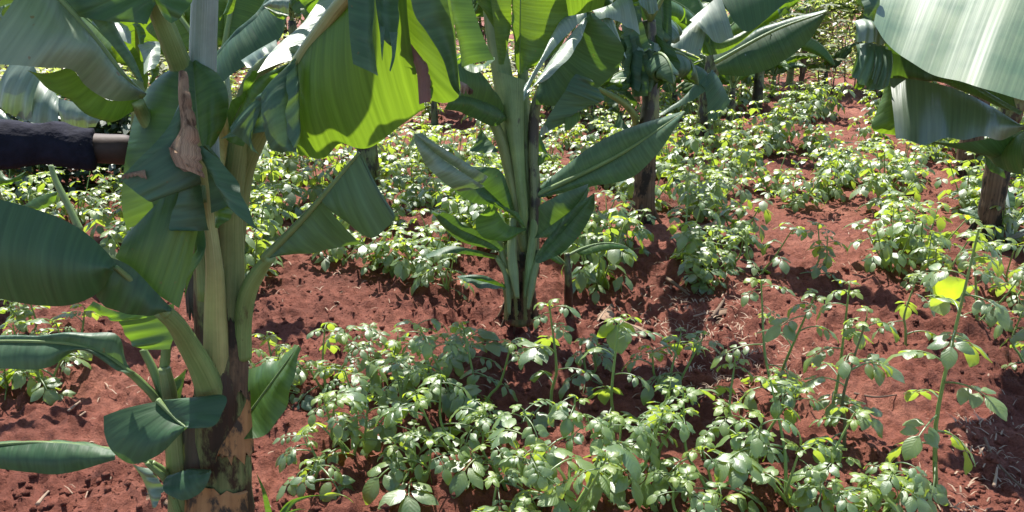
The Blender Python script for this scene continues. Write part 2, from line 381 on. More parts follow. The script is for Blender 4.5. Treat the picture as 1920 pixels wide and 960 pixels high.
def pleaf(parent, mat, panels, rib=None, ribd=1.6, ribr=(.02, .008), ribmat=None, label=None, extra=()):
    if mat is M_LIME and len(panels) in (2, 3) and not label and not rib:      # separate flaps: one object each
        while len(panels) > 1: pleaf(parent, mat, [panels[-1]]); panels = panels[:-1]
    mb = MB()
    for p in panels: panel(mb, *p[:4], **(p[4] if len(p) > 4 else {}))
    o = mb.build('leaf', mat, parent)
    if label: o['label'] = label
    if rib:
        m2 = MB(); P = cr(rail(rib, ribd), 26); tube(m2, P, lambda t: ribr[0]+(ribr[1]-ribr[0])*t, 10)
        m2.build('midrib', ribmat or M_RIB, o)
    for (pts, d, mt, kw) in extra:
        pass
    return o
def ppet(parent, name, pts, d, r, mat, n=12, label=None):
    P = cr(rail(pts, d), 30); mb = MB(); rr = list(r)
    def rf(t):
        k = t*(len(rr)-1); i = min(int(k), len(rr)-2); return rr[i]+(rr[i+1]-rr[i])*(k-i)
    tube(mb, P, rf, n); o = mb.build(name, mat, parent)
    if label: o['label'] = label
    return o
def gleaf(parent, base, az, L, elev, droop, wid, fold=(.5, .5), tears=3, mat=None, ribmat=None, pet=.14, rng=random, ribr=.016, taper=2.2, twist=0.0):
    """a whole leaf grown from its base: az from +Y towards +X, elev start angle, droop total bend (radians)"""
    mat = mat or M_MID; ribmat = ribmat or M_RIB
    N = 40; P = [Vector(base)]; hd = Vector((sin(az), cos(az), 0)); side = Vector((cos(az), -sin(az), 0)); Ns = []
    for i in range(N):
        t = i/N; e = elev - droop*(t**1.35); d = hd*cos(e)+Vector((0, 0, sin(e))); P.append(P[-1]+d*(L/N))
        Ns.append(Vector((0, 0, cos(e)))-hd*sin(e))
    Ns.append(Ns[-1])
    mb = MB()
    for s_ in (-1, 1):
        cuts = sorted([0]+[rng.uniform(.2, .93) for _ in range(tears)]+[1.0])
        for ci in range(len(cuts)-1):
            t0, t1 = cuts[ci], cuts[ci+1]
            if t1-t0 < .03: continue
            fo = fold[0 if s_ < 0 else 1] + rng.uniform(-.28, .28); fw = rng.uniform(.93, 1.04); curl = rng.uniform(.1, .7)
            nn = max(4, int((t1-t0)*36)); rows = []; uvs = []
            for i in range(nn+1):
                tt = t0+(t1-t0)*i/nn; k = pet+(1-pet)*tt; f = k*N; a = min(int(f), N-1); q = P[a].lerp(P[a+1], f-a); nrm = Ns[a]
                sd = (side*cos(twist*tt)+nrm*sin(twist*tt)); nr2 = (nrm*cos(twist*tt)-side*sin(twist*tt))
                w_ = wid*min(1, (sin(pi*min(1, tt*1.0+.0)**.62))**.55 if 0 < tt < 1 else 0)*fw
                # tapering strip ends where the blade is torn
                g = min(i, nn-i)/nn; 
                row = []; uv = []
                for j in range(8):
                    v = j/7; sq = (1-.12*v*(1 if (0 < ci and i == 0) or (ci < len(cuts)-2 and i == nn) else 0))
                    a1 = fo+curl*v+.05*sin(tt*40+s_)
                    row.append(q + sd*s_*w_*v*cos(a1*v if v else 0)*sq - nr2*w_*v*sin(a1)*.9); uv.append((tt*L, v*.93))
                rows.append(row); uvs.append(uv)
            if s_ > 0: rows = rows[::-1]; uvs = uvs[::-1]
            mb.grid(rows, uvs)
    o = mb.build('leaf', mat, parent)
    m2 = MB(); tube(m2, P[::2], lambda t: ribr*(1-.8*t), 8); m2.build('midrib', ribmat, o)
    return o
def pseudostem(parent, pts, radii, mat, name='pseudostem', n=20, seed=1, rough=.06):
    P = cr(pts, 44); mb = MB(); rr = list(radii)
    def rf(t):
        k = t*(len(rr)-1); i = min(int(k), len(rr)-2); return (rr[i]+(rr[i+1]-rr[i])*(k-i))*(1+rough*sin(t*23+seed)*.4+rough*.35*sin(t*57))
    tube(mb, P, rf, n); return mb.build(name, mat, parent)
def roots(parent, base, r, mat=None):
    mb = MB(); rg = random.Random(int(base[0]*100))
    for k in range(9):
        a = k*.7+rg.random()*.4; p0 = Vector(base)+Vector((cos(a)*r*.85, sin(a)*r*.85, .09+.05*rg.random())); p1 = Vector(base)+Vector((cos(a)*r*1.9, sin(a)*r*1.9, -.02))
        tube(mb, cr([p0, p0.lerp(p1, .5)+Vector((0, 0, -.02)), p1], 6), [.014, .013, .011, .009, .007, .004], 6)
    mb.build('root_collar', mat or M_STEMD, parent)
GB = 'banana plants of the grove'
def plant(name, px, py, label, group=GB, cat='banana plant', base=None):
    b = base or G(px, py); e = empty(name, b, label, cat, group); return e, b
# ================================================================== 1 big near banana on the left
E, b = plant('banana_plant', 425, 1112, 'big near banana plant on the left with blotched trunk and a dead brown tip')
def sd(y): return 1.70+.42*(y/1110)
pseudostem(E, [at(420, 1125, 2.14), at(417, 900, 2.06), at(415, 740, 1.97), at(408, 600, 1.92), at(398, 480, 1.87), at(392, 400, 1.83)], [.094, .079, .072, .062, .05, .04], M_STEM, seed=3)
roots(E, b, .085)
def sheath(pts, d, w0, w1, mat, lift, label=None, a0=-1.2, a1=1.2, seed=1, name='sheath', torn=.02):
    """a curved shell lying on the trunk's near face"""
    P = cr(rail(pts, d), 26); mb = MB(); rows = []; uvs = []; rg = random.Random(seed)
    for i, p in enumerate(P):
        t = i/25; r_ = w0+(w1-w0)*t; row = []; uv = []
        for j in range(15):
            a = a0+(a1-a0)*j/14; e = 0
            if i in (0, 25): e = torn*rg.uniform(-1, 1)
            k = r_+lift+(.006*sin(j*1.9+i*.4)*lift*60*.3)
            row.append(p+RV*sin(a)*k-FV*cos(a)*k+Vector((0, 0, e))); uv.append((t*.4, a*.1))
        rows.append(row); uvs.append(uv)
    mb.grid(rows, uvs); o = mb.build(name, mat, E)
    if label: o['label'] = label
    return o
sheath([(437, 732), (440, 790), (444, 850)], 2.00, .049, .052, M_TAN, .006, 'tan peeled patch of sheath', -.7, 1.15, 3)
sheath([(414, 905), (414, 960), (414, 1060)], 2.065, .080, .088, M_TAN, .006, 'torn brown outer sheath at the foot of the trunk', -1.2, 1.2, 4)
sheath([(385, 745), (387, 830), (389, 905)], (1.99, 2.05), .052, .055, stemmat('sheath_black', (.018, .016, .012), (.06, .05, .03), blotch=(.16, .17, .04), bt=.6, rough=.5), .004, 'blackened sheath', -1.2, .7, 5)
sheath([(441, 600), (440, 670), (438, 735)], (1.92, 1.97), .03, .036, M_STEMD, .012, None, -.9, 1.1, 6)
sheath([(378, 440), (372, 500), (380, 590)], (1.87, 1.93), .022, .03, stemmat('sheath_dark', (.02, .018, .014), (.05, .04, .028), rough=.55), .006, None, -1.2, .2, 8)
# petioles running up out of the trunk
ppet(E, 'petiole', [(405, 700), (400, 560), (393, 420), (384, 250), (380, 130), (384, 0), (389, -160)], (1.99, 1.66), (.024, .034, .033, .031, .030, .028, .024), M_RIBW, label='thick whitish waxy stalk rising to the top of the photo')
ppet(E, 'petiole', [(395, 560), (375, 330), (345, 150), (325, 90), (290, 0), (255, -110)], (1.87, 1.56), (.030, .026, .024, .026, .022, .016), M_RIB)
ppet(E, 'petiole', [(414, 830), (409, 740), (404, 600), (402, 500), (388, 390), (374, 300), (352, 200), (345, 140)], (2.00, 1.945, 1.86, 1.80, 1.76, 1.70, 1.66, 1.62), (.012, .024, .030, .024, .017, .014, .010, .006), M_RIBY, label='cream yellow stalk of the front torn leaf')
ppet(E, 'petiole', [(428, 640), (432, 500), (432, 400), (445, 290), (462, 180), (500, 120), (560, 95)], (1.93, 1.62), (.034, .034, .030, .024, .022, .018, .012), M_STEM2)
ppet(E, 'petiole', [(436, 600), (436, 480), (452, 340), (475, 270), (520, 190)], (1.96, 1.72), (.028, .027, .026, .024, .02), M_STEM2)
ppet(E, 'petiole', [(455, 670), (456, 600), (466, 545), (488, 505), (508, 482)], (1.93, 1.78), (.022, .021, .021, .018, .012), M_RIB)
ppet(E, 'petiole', [(412, 860), (405, 770), (385, 705), (350, 640), (326, 603), (300, 580)], (2.03, 1.96, 1.88, 1.78, 1.70, 1.66), (.014, .036, .034, .027, .022, .017), M_RIB, label='broad green stalk bending out to the lower left')
# back oval leaf behind the dead tip
pleaf(E, M_MID, [
  ([(362, 116), (366, 170), (372, 235), (380, 300), (384, 380)], 1.72, [(352, 114), (290, 150), (252, 212), (236, 300), (228, 372), (236, 430)], 1.74, dict(bulge=.03, rip=.002)),
  ([(362, 116), (366, 170), (372, 235), (378, 270), (380, 300)], 1.72, [(372, 115), (412, 142), (428, 180), (424, 226), (404, 268)], 1.74, dict(bulge=.02, rip=.002))],
  rib=[(362, 116), (372, 235), (384, 380)], ribd=1.722, ribr=(.002, .005), label='upright oval green leaf behind the dead brown tip')
# front torn leaf with dead tip
pleaf(E, M_TEAL, [
  ([(345, 160), (356, 230), (366, 290), (374, 335)], (1.60, 1.66), [(338, 190), (310, 246), (258, 300), (224, 336)], (1.62, 1.58), dict(bulge=.012, rip=.002)),
  ([(340, 250), (366, 300), (376, 335), (378, 345)], (1.61, 1.65), [(224, 336), (244, 352), (280, 378), (292, 374)], (1.58, 1.60), dict(bulge=.010, rip=.002)),
  ([(372, 325), (380, 370), (388, 420), (392, 432)], (1.66, 1.7), [(342, 335), (330, 380), (316, 428), (330, 432)], (1.63, 1.62), dict(bulge=.012, rip=.002)),
  ([(374, 275), (384, 300), (392, 350), (396, 400)], (1.66, 1.7), [(382, 272), (412, 305), (440, 350), (450, 372)], (1.62, 1.64), dict(bulge=-.02, rip=.002)),
  ([(382, 300), (410, 345), (425, 378)], (1.655, 1.60), [(385, 275), (420, 312), (448, 350), (462, 375), (478, 420), (492, 440)], (1.62, 1.55), dict(bulge=.03)),
  ], label='torn bluish front leaf with a withered brown tip')
pleaf(E, M_MID, [([(392, 350), (400, 390), (404, 425)], 1.72, [(440, 368), (452, 376), (440, 395), (412, 428)], 1.70, dict(bulge=.01, flip=True))])
# dead tip
mb = MB()
panel(mb, [(335, 135), (334, 180), (338, 240), (318, 280), (330, 312)], (1.60, 1.585), [(352, 136), (360, 190), (372, 250), (380, 300), (384, 334)], (1.60, 1.60), bulge=.02, rip=.006, ragged=.18)
panel(mb, [(316, 276), (326, 305), (345, 322)], (1.58, 1.59), [(330, 285), (345, 300), (378, 326)], (1.57, 1.585), bulge=-.012, rip=.006, ragged=.2)
o = mb.build('dead_tip', M_DRY, E); o['label'] = 'withered tan and brown leaf tip'
mb = MB(); panel(mb, [(232, 326), (250, 322), (272, 318)], 1.585, [(228, 336), (255, 332), (276, 337)], 1.58, bulge=.004, rip=.002, ragged=.5)
mb.build('dead_tip', M_DRY, E)
# large lower-left leaf
pleaf(E, M_DEEP, [
  ([(-90, 362), (0, 374), (100, 404), (160, 436), (205, 478), (216, 496)], 1.50, [(-90, 545), (0, 560), (75, 574), (140, 570), (190, 545), (214, 508)], 1.52, dict(bulge=.035, rip=.003)),
  ([(196, 478), (245, 500), (290, 545), (322, 578)], (1.56, 1.64), [(180, 556), (205, 578), (255, 592), (318, 584)], (1.58, 1.62), dict(bulge=.015))],
  label='wide dark leaf at the left edge below the arm', rib=[(216, 500), (262, 540), (315, 590)], ribd=(1.56, 1.655), ribr=(.005, .012))
pleaf(E, M_MID, [
  ([(336, 578), (290, 548), (245, 505), (216, 482)], (1.66, 1.60), [(372, 428), (362, 360), (348, 330), (235, 442)], (1.70, 1.64), dict(bulge=.02, flip=True, rip=.002)),
  ([(345, 560), (350, 520), (356, 480)], 1.70, [(362, 400), (374, 420), (368, 450)], 1.74, dict(flip=True))],
  label='paler folded half of the lower left leaf')
# hidden lime underside below it
pleaf(E, M_MID, [([(326, 570), (328, 620), (318, 655)], 1.84, [(222, 585), (240, 640), (272, 655)], 1.86, dict(bulge=.01, flip=True)),
  ([(175, 565), (225, 585), (318, 588)], 1.80, [(160, 578), (200, 596), (250, 596)], 1.82, dict(bulge=.01, flip=True))])
# right lower leaf, torn in two
pleaf(E, M_TEAL, [
  ([(494, 484), (540, 436), (580, 396), (603, 374)], (1.78, 1.72), [(520, 480), (580, 474), (640, 464), (677, 456)], (1.78, 1.80), dict(bulge=.012, rip=.003)),
  ([(603, 376), (625, 345), (650, 315), (674, 286)], (1.72, 1.68), [(632, 402), (690, 446), (728, 424), (740, 408)], (1.74, 1.72), dict(bulge=.015, rip=.003, seed=4)),
  ([(672, 287), (678, 291), (682, 296)], (1.68, 1.68), [(738, 412), (741, 406), (738, 398)], (1.72, 1.72), dict(bulge=.01, rip=.001))],
  rib=[(494, 486), (580, 396), (674, 286)], ribd=(1.785, 1.68), ribr=(.010, .003), label='bluish leaf right of the trunk torn into two flaps')
# low leaf behind the trunk
pleaf(E, M_MID, [
  ([(456, 790), (490, 740), (530, 690), (560, 648)], (2.02, 1.98), [(452, 700), (480, 690), (520, 672), (556, 648)], 2.05, dict(bulge=.008, flip=True)),
  ([(456, 790), (490, 740), (530, 690), (560, 648)], (2.02, 1.98), [(464, 824), (500, 812), (545, 740), (562, 652)], 1.96, dict(bulge=.012))],
  rib=[(456, 790), (560, 648)], ribd=(2.015, 1.975), ribr=(.004, .002), label='low two toned green leaf just behind the trunk')
# top left glossy leaf
pleaf(E, M_WAX_LIT, [([(268, 176), (232, 145), (190, 90), (140, 30), (60, -60)], (1.66, 1.5), [(262, 186), (205, 190), (160, 158), (132, 128), (60, 126), (-60, 118)], (1.66, 1.40), dict(bulge=.03, rip=.004))],
  label='glossy blue grey leaf across the upper left corner', rib=[(268, 180), (232, 145), (190, 90), (140, 30), (60, -60)], ribd=(1.655, 1.495), ribr=(.008, .006))
pleaf(E, M_TEAL, [([(20, -50), (120, -20), (190, 60), (262, 152)], (1.5, 1.62), [(60, -90), (160, -60), (215, 40), (272, 160)], (1.52, 1.64), dict(bulge=.01))])
pleaf(E, M_LIME, [([(132, 124), (160, 156), (205, 188), (262, 184)], (1.56, 1.66), [(52, 126), (90, 168), (150, 200), (200, 226), (252, 214)], (1.62, 1.7), dict(bulge=.02, flip=True))],
  label='yellow green underside glowing beneath the glossy leaf')
ppet(E, 'petiole', [(398, 420), (340, 320), (275, 225), (258, 190)], (1.83, 1.66), (.02, .02, .018, .013), M_RIB)
# leaf over the top
pleaf(E, M_DEEP, [([(262, -60), (280, -20), (292, 6)], (1.54, 1.57), [(40, -60), (110, 22), (276, 45)], 1.55, dict(bulge=.01, flip=True)),
  ([(262, -60), (285, -10), (300, 20)], (1.54, 1.57), [(378, -60), (350, 20), (322, 44)], 1.55, dict(bulge=.01, flip=True))], label='dark leaf underside along the top edge')
# the great drooping leaf
pleaf(E, M_LIME, [
  ([(556, 118), (585, 72), (640, 6), (700, -50), (760, -90)], (1.58, 1.40), [(556, 292), (608, 296), (640, 268), (690, 278), (745, 240), (800, 200)], (1.64, 1.58), dict(bulge=.04, rip=.005, flip=True, nu=44)),
  ([(735, -90), (745, -20), (748, 50), (775, 95)], (1.45, 1.52), [(830, -90), (845, 0), (858, 120), (862, 178), (835, 192), (806, 188)], (1.47, 1.56), dict(bulge=.02, rip=.003, flip=True)),
  ([(748, 52), (790, 110), (806, 150)], 1.52, [(770, 60), (800, 120), (808, 186)], 1.53, dict(bulge=.01, flip=True))],
  label='great drooping leaf glowing lime with sun behind it')
ppet(E, 'midrib', [(520, 190), (548, 140), (575, 95), (610, 45), (650, -5), (720, -70)], (1.66, 1.42), (.018, .016, .015, .014, .013, .010), M_RIBY, label='cream midrib of the great drooping leaf')
gleafp(E, M_WAX_LIT, [([(548, 112), (575, 72), (618, 22), (668, -30)], [(482, 137), (515, 90), (570, 40), (618, -30)], (548, 112, 1.60), dict(bulge=.004, rip=.0005))], label='sunlit white striped half of the great leaf')
pleaf(E, M_MID, [([(424, 260), (452, 195), (478, 150), (486, 134)], (1.72, 1.62), [(428, 225), (432, 200), (462, 150), (482, 136)], (1.7, 1.6), dict(bulge=.008)),
   ([(424, 262), (452, 200), (480, 150), (545, 116)], (1.71, 1.6), [(455, 275), (475, 225), (510, 160), (548, 120)], (1.69, 1.6), dict(bulge=.01))])
pleaf(E, M_TEAL, [
  ([(558, 108), (552, 124), (556, 180), (560, 240)], (1.57, 1.55), [(538, 120), (480, 190), (450, 222), (415, 262)], (1.56, 1.60), dict(bulge=.01)),
  ([(554, 118), (554, 160), (556, 220), (556, 286)], (1.56, 1.535), [(490, 175), (492, 230), (506, 276), (530, 288)], (1.545, 1.55), dict(bulge=.02, rip=.002)),
  ([(500, 170), (480, 230), (470, 262)], 1.565, [(430, 240), (452, 262), (488, 292)], 1.57, dict(bulge=.01)),
  ([(558, 112), (560, 180), (562, 240)], 1.545, [(538, 140), (536, 200), (546, 288)], 1.525, dict(bulge=.02))],
  label='dark folded strips hanging left of the cream midrib')
pleaf(E, M_TEAL, [
  ([(650, -70), (652, 0), (656, 70), (662, 120)], 1.40, [(700, -70), (702, 0), (700, 80), (708, 142)], 1.38, dict(bulge=-.02, rip=.002)),
  ([(700, -70), (704, 0), (712, 60)], 1.385, [(750, -70), (748, 20), (742, 90)], 1.40, dict(bulge=-.02)),
  ([(712, 50), (714, 90), (716, 112)], 1.385, [(722, 50), (719, 90), (717, 114)], 1.385, dict(bulge=0, rip=.001)),
  ([(730, 60), (735, 100), (730, 132)], 1.39, [(746, 60), (740, 110), (732, 134)], 1.39, dict(bulge=0, rip=.001))],
  label='ragged blue green strips hanging from the top edge')
pleaf(E, M_TEAL, [([(762, -70), (775, 20), (800, 60), (830, 110), (846, 160), (862, 180)], (1.42, 1.5), [(828, -70), (842, 20), (856, 100), (862, 176)], (1.41, 1.48), dict(bulge=-.02, rip=.003))])
mb = MB(); panel(mb, [(745, 56), (762, 95), (780, 130), (786, 196)], 1.50, [(752, 54), (790, 95), (806, 140), (808, 190)], 1.50, bulge=.008, rip=.003, ragged=.1)
o = mb.build('dead_strip', M_DRYP, E); o['label'] = 'reddish brown dead strip between two lime flaps'
# unseen blades added towards the sun, outlined to shade the leaves below
OFF = sdir*.55
pleaf(E, M_MID, [([(560, -80), (556, 60), (550, 190)], (1.44, 1.52, 1.60), [(700, -80), (704, 60), (690, 150), (645, 200)], (1.40, 1.49, 1.55, 1.60), dict(bulge=.02, rip=.004)),
  ([(556, 186), (575, 196), (600, 190)], 1.6, [(590, 170), (620, 192), (645, 222)], 1.58, dict(rip=.001))])
OFF = sdir*.6
pleaf(E, M_MID, [([(545, 300), (600, 320), (660, 300)], 1.62, [(548, 272), (596, 264), (622, 236), (645, 244), (676, 300)], 1.62, dict(bulge=.01)),
  ([(690, 290), (740, 270), (830, 230)], 1.6, [(700, 275), (724, 236), (750, 214), (800, 205), (840, 205)], 1.58, dict(bulge=.01))])
OFF = sdir*.78
pleaf(E, M_MID, [([(480, 500), (560, 400), (660, 270)], (1.8, 1.66), [(600, 520), (700, 490), (770, 400)], (1.82, 1.7), dict(bulge=.02))])
OFF = Vector((0, 0, 0))
# crown above the frame: it throws the shade the photo shows
rg = random.Random(11)
for az, L, el, dr, top in ((-2.2, 1.5, 1.0, 1.0, 1.62), (-1.1, 1.7, .95, .9, 1.7), (-.2, 1.7, 1.15, .9, 1.75), (2.7, 1.3, 1.1, 1.0, 1.66)):
    gleaf(E, at(386, -40, 1.66)+Vector((0, 0, .06)), az, L, el, dr, .25, (.2, .2), 4, M_MID, rng=rg)
# ================================================================== sucker at its foot
E, b = plant('banana_sucker', 335, 1075, 'small banana sucker with bent dark leaves at the left foot of the big trunk', None, 'banana sucker')
pseudostem(E, [at(338, 1085, 2.12), at(340, 960, 2.06), at(330, 850, 2.0), at(318, 740, 1.96), at(308, 690, 1.94)], [.040, .034, .028, .022, .014], M_STEM2, seed=5)
ppet(E, 'petiole', [(332, 860), (300, 760), (262, 715), (236, 694)], (2.0, 1.9), (.014, .013, .011, .008), M_RIB)
ppet(E, 'petiole', [(318, 780), (290, 700), (268, 655)], (1.98, 1.96), (.013, .011, .009), M_RIB)
ppet(E, 'petiole', [(330, 850), (308, 740), (312, 650), (318, 600)], (2.0, 1.92), (.017, .014, .012, .009), M_RIB)
ppet(E, 'petiole', [(335, 960), (310, 890), (285, 868)], (2.03, 1.95), (.012, .011, .008), M_RIB)
pleaf(E, M_TEAL, [
  ([(250, 700), (200, 665), (140, 645), (60, 640), (-50, 640)], (1.9, 1.84), [(222, 696), (150, 656), (90, 690), (20, 692), (-50, 686)], (1.88, 1.82), dict(bulge=.012)),
  ([(250, 700), (215, 672), (150, 648), (60, 640), (-50, 640)], (1.9, 1.84), [(236, 682), (218, 625), (140, 626), (60, 630), (-50, 622)], (1.9, 1.86), dict(bulge=.012))],
  rib=[(250, 702), (200, 667), (140, 646), (60, 640), (-50, 640)], ribd=(1.898, 1.838), ribr=(.006, .003), label='long bluish leaf reaching to the left edge')
pleaf(E, M_LIME, [([(120, 650), (130, 660), (150, 668)], 1.89, [(100, 682), (112, 670), (142, 668)], 1.89, dict(bulge=.004, flip=True))])
pleaf(E, M_DEEP, [
  ([(300, 752), (330, 785), (350, 802)], (1.86, 1.82), [(194, 780), (196, 815), (215, 850), (250, 870), (300, 850), (352, 802)], (1.84, 1.8), dict(bulge=.02, rip=.002)),
  ([(300, 752), (318, 770), (350, 802)], (1.86, 1.82), [(318, 752), (418, 740), (416, 775), (400, 800), (350, 803)], (1.86, 1.8), dict(bulge=.015, rip=.002))],
  rib=[(296, 750), (330, 785), (350, 802)], ribd=(1.855, 1.815), ribr=(.007, .003), label='dark folded leaf draped in front of the trunk')
pleaf(E, M_DEEP, [
  ([(222, 846), (160, 836), (80, 830), (-40, 836)], 1.92, [(216, 862), (120, 888), (60, 886), (-40, 874)], 1.90, dict(bulge=.015, rip=.003)),
  ([(222, 846), (160, 836), (80, 830), (-40, 836)], 1.92, [(190, 838), (120, 829), (60, 828), (-40, 830)], 1.95, dict(bulge=.004))],
  rib=[(285, 868), (222, 846), (80, 830), (-40, 836)], ribd=(1.94, 1.915), ribr=(.007, .003), label='low dark leaf pointing left close to the soil')
pleaf(E, M_DEEP, [
  ([(306, 905), (350, 892), (396, 882)], 1.93, [(310, 925), (345, 938), (382, 918), (397, 884)], 1.91, dict(bulge=.01, rip=.001)),
  ([(306, 905), (350, 892), (396, 882)], 1.93, [(316, 892), (350, 880), (396, 880)], 1.95, dict(bulge=.004, rip=.001))], label='smallest rounded dark leaf')
ppet(E, 'petiole', [(330, 930), (310, 898), (275, 868)], (2.0, 1.93), (.01, .009, .006), M_RIB)
pleaf(E, M_WAX_LIT, [([(248, 870), (268, 900), (286, 948)], 2.0, [(290, 880), (306, 915), (296, 950)], 1.99, dict(bulge=.01, ragged=.15))])
pleaf(E, M_TEAL, [([(350, 690), (340, 740), (336, 790)], 2.06, [(322, 715), (316, 745), (330, 790)], 2.04, dict(bulge=.01))])
# ================================================================== 2 middle banana
E, b = plant('banana_plant', 972, 600, 'young banana plant in the middle with pale upright stalks and leaves spread both sides')
pseudostem(E, [at(974, 602, 3.96), at(974, 540, 3.90), at(980, 470, 3.84), at(984, 400, 3.80), at(975, 330, 3.76)], [.072, .060, .052, .045, .04], M_STEM, seed=9)
roots(E, b, .07)
for k, (pts, r0, mt) in enumerate([
  ([(978, 470), (985, 400), (972, 320), (955, 220), (940, 130), (925, 40), (915, -60)], .062, M_RIB), ([(990, 480), (992, 380), (985, 250), (980, 130), (975, 20), (975, -60)], .034, M_RIB),
  ([(985, 470), (960, 340), (935, 250), (905, 200)], .036, M_STEM2), ([(1000, 500), (1003, 380), (1000, 260), (1010, 180), (1060, 100)], .034, M_STEM),
  ([(960, 560), (940, 470), (925, 430), (900, 395)], .022, M_STEM2), ([(985, 560), (1000, 440), (1002, 380)], .028, M_RIB),
  ([(955, 590), (950, 520), (930, 480)], .02, M_STEM2), ([(990, 580), (1000, 520), (1012, 470)], .022, M_STEM2), ([(970, 560), (960, 480), (962, 410)], .03, M_STEM2)]):
    ppet(E, 'petiole', pts, (3.84-.02*k, 3.6 if k < 4 else 3.74), (r0*(.7 if k < 4 else .35), r0*.8, r0*.75, r0*.6), mt)
rgd = random.Random(8)
for k in range(9):
    x0 = 950+6*k+rgd.uniform(-3, 3); y1 = rgd.uniform(470, 530)
    mb = MB(); panel(mb, [(x0-4, 598), (x0-3, (598+y1)/2), (x0+rgd.uniform(-12, 12), y1)], (3.86, 3.76), [(x0+6, 600), (x0+5, (598+y1)/2), (x0+rgd.uniform(-8, 14), y1+10)], (3.86, 3.77), bulge=.012, rip=.004, ragged=.3)
    mb.build('dry_sheath', M_STEMD if k % 3 else M_STEM2, E)
# broad central sheath
pleaf(E, M_RIB, [([(922, 130), (940, 200), (960, 300), (973, 400), (978, 440)], (3.62, 3.74), [(984, 150), (982, 220), (984, 320), (990, 400), (985, 440)], (3.62, 3.74), dict(bulge=.03, rip=.001))], label='broad pale green sheath')
pleaf(E, M_TEAL, [
  ([(1000, 368), (1080, 335), (1160, 290), (1220, 250), (1284, 210)], (3.74, 3.40), [(1002, 373), (1110, 350), (1180, 335), (1230, 290), (1284, 212)], (3.72, 3.36), dict(bulge=.02, rip=.006)),
  ([(1000, 368), (1080, 335), (1160, 290), (1220, 250), (1284, 210)], (3.74, 3.40), [(1004, 356), (1060, 310), (1130, 262), (1200, 232), (1283, 208)], (3.76, 3.46), dict(bulge=.02, rip=.004))],
  rib=[(1000, 369), (1160, 291), (1284, 210)], ribd=(3.73, 3.39), ribr=(.014, .004), label='long smooth leaf reaching out to the right')
pleaf(E, M_WAX_LIT, [
  ([(776, 250), (820, 290), (870, 325), (910, 350)], (3.4, 3.6), [(775, 262), (800, 310), (835, 345), (862, 360)], (3.38, 3.58), dict(bulge=.012)),
  ([(776, 250), (820, 290), (870, 325), (900, 348)], (3.4, 3.6), [(790, 250), (850, 290), (890, 315), (915, 330)], (3.42, 3.6), dict(bulge=.01))], label='striped sunlit leaf reaching out to the left')
pleaf(E, M_DEEP, [([(866, 325), (900, 345), (962, 402)], (3.58, 3.74), [(840, 345), (880, 378), (925, 386), (965, 405)], (3.6, 3.74), dict(bulge=.02)),
  ([(866, 325), (900, 345), (962, 402)], (3.58, 3.74), [(885, 312), (935, 318), (952, 350), (966, 398)], (3.62, 3.74), dict(bulge=.015))])
pleaf(E, M_DEEP, [([(809, 394), (850, 412), (900, 440), (938, 464)], (3.6, 3.72), [(830, 398), (880, 424), (915, 440), (945, 466)], (3.56, 3.7), dict(bulge=.03)),
  ([(809, 394), (830, 425), (870, 455), (930, 468)], (3.6, 3.72), [(812, 398), (850, 420), (900, 444), (938, 466)], (3.55, 3.7), dict(bulge=.02, flip=True))], label='rolled leaf low on the left side')
pleaf(E, M_MID, [([(986, 428), (950, 420), (925, 382)], (3.72, 3.6), [(985, 432), (950, 450), (905, 445), (893, 412), (920, 382)], (3.7, 3.55), dict(bulge=.02, flip=True)),
  ([(984, 428), (960, 405), (925, 380)], 3.62, [(986, 424), (965, 396), (930, 380)], 3.6, dict(bulge=.01))])
pleaf(E, M_TEAL, [([(1002, 446), (1030, 425), (1075, 390), (1103, 352)], (3.7, 3.5), [(1008, 440), (1010, 400), (1012, 385), (1060, 360), (1102, 346)], (3.7, 3.52), dict(bulge=.015)),
  ([(1002, 446), (1030, 425), (1075, 390), (1103, 352)], (3.7, 3.5), [(1010, 446), (1050, 440), (1090, 400), (1104, 356)], (3.66, 3.46), dict(bulge=.01))])
pleaf(E, M_DEEP, [([(1004, 490), (1050, 440), (1085, 400), (1115, 362)], (3.64, 3.42), [(1012, 494), (1060, 470), (1095, 430), (1112, 392), (1116, 364)], (3.6, 3.4), dict(bulge=.015)),
  ([(1004, 490), (1050, 440), (1085, 400), (1115, 362)], (3.64, 3.42), [(1005, 480), (1035, 435), (1070, 395), (1113, 362)], (3.66, 3.45), dict(bulge=.01))])
pleaf(E, M_DEEP, [([(932, 486), (880, 478), (840, 475), (800, 484)], (3.75, 3.6), [(930, 478), (880, 466), (840, 462), (798, 478)], 3.68, dict(bulge=.01, rip=.003))])
pleaf(E, M_DEEP, [([(948, 542), (915, 530), (880, 522), (856, 520)], (3.78, 3.7), [(945, 545), (910, 540), (880, 532), (858, 522)], 3.66, dict(bulge=.01)),
  ([(948, 542), (915, 530), (880, 522), (856, 520)], (3.78, 3.7), [(945, 535), (910, 517), (880, 515), (858, 518)], 3.74, dict(bulge=.01))])
gleafp(E, M_WAX_LIT, [([(982, 190), (1000, 150), (1040, 90), (1100, 30)], [(984, 160), (1012, 118), (1034, 66), (1060, 34), (1100, 20)], (1030, 100, 3.25), dict(bulge=.02, rip=.004)),
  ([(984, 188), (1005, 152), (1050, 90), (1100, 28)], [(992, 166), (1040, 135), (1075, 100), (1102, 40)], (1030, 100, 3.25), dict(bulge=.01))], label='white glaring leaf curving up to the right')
pleaf(E, M_DEEP, [([(1010, 160), (1040, 110), (1080, 60), (1105, 25)], (3.6, 3.35), [(1005, 195), (1070, 192), (1140, 150), (1172, 95), (1150, 60), (1112, 25)], (3.6, 3.35), dict(bulge=.03, rip=.012))], label='broad dark half leaf right of the crown')
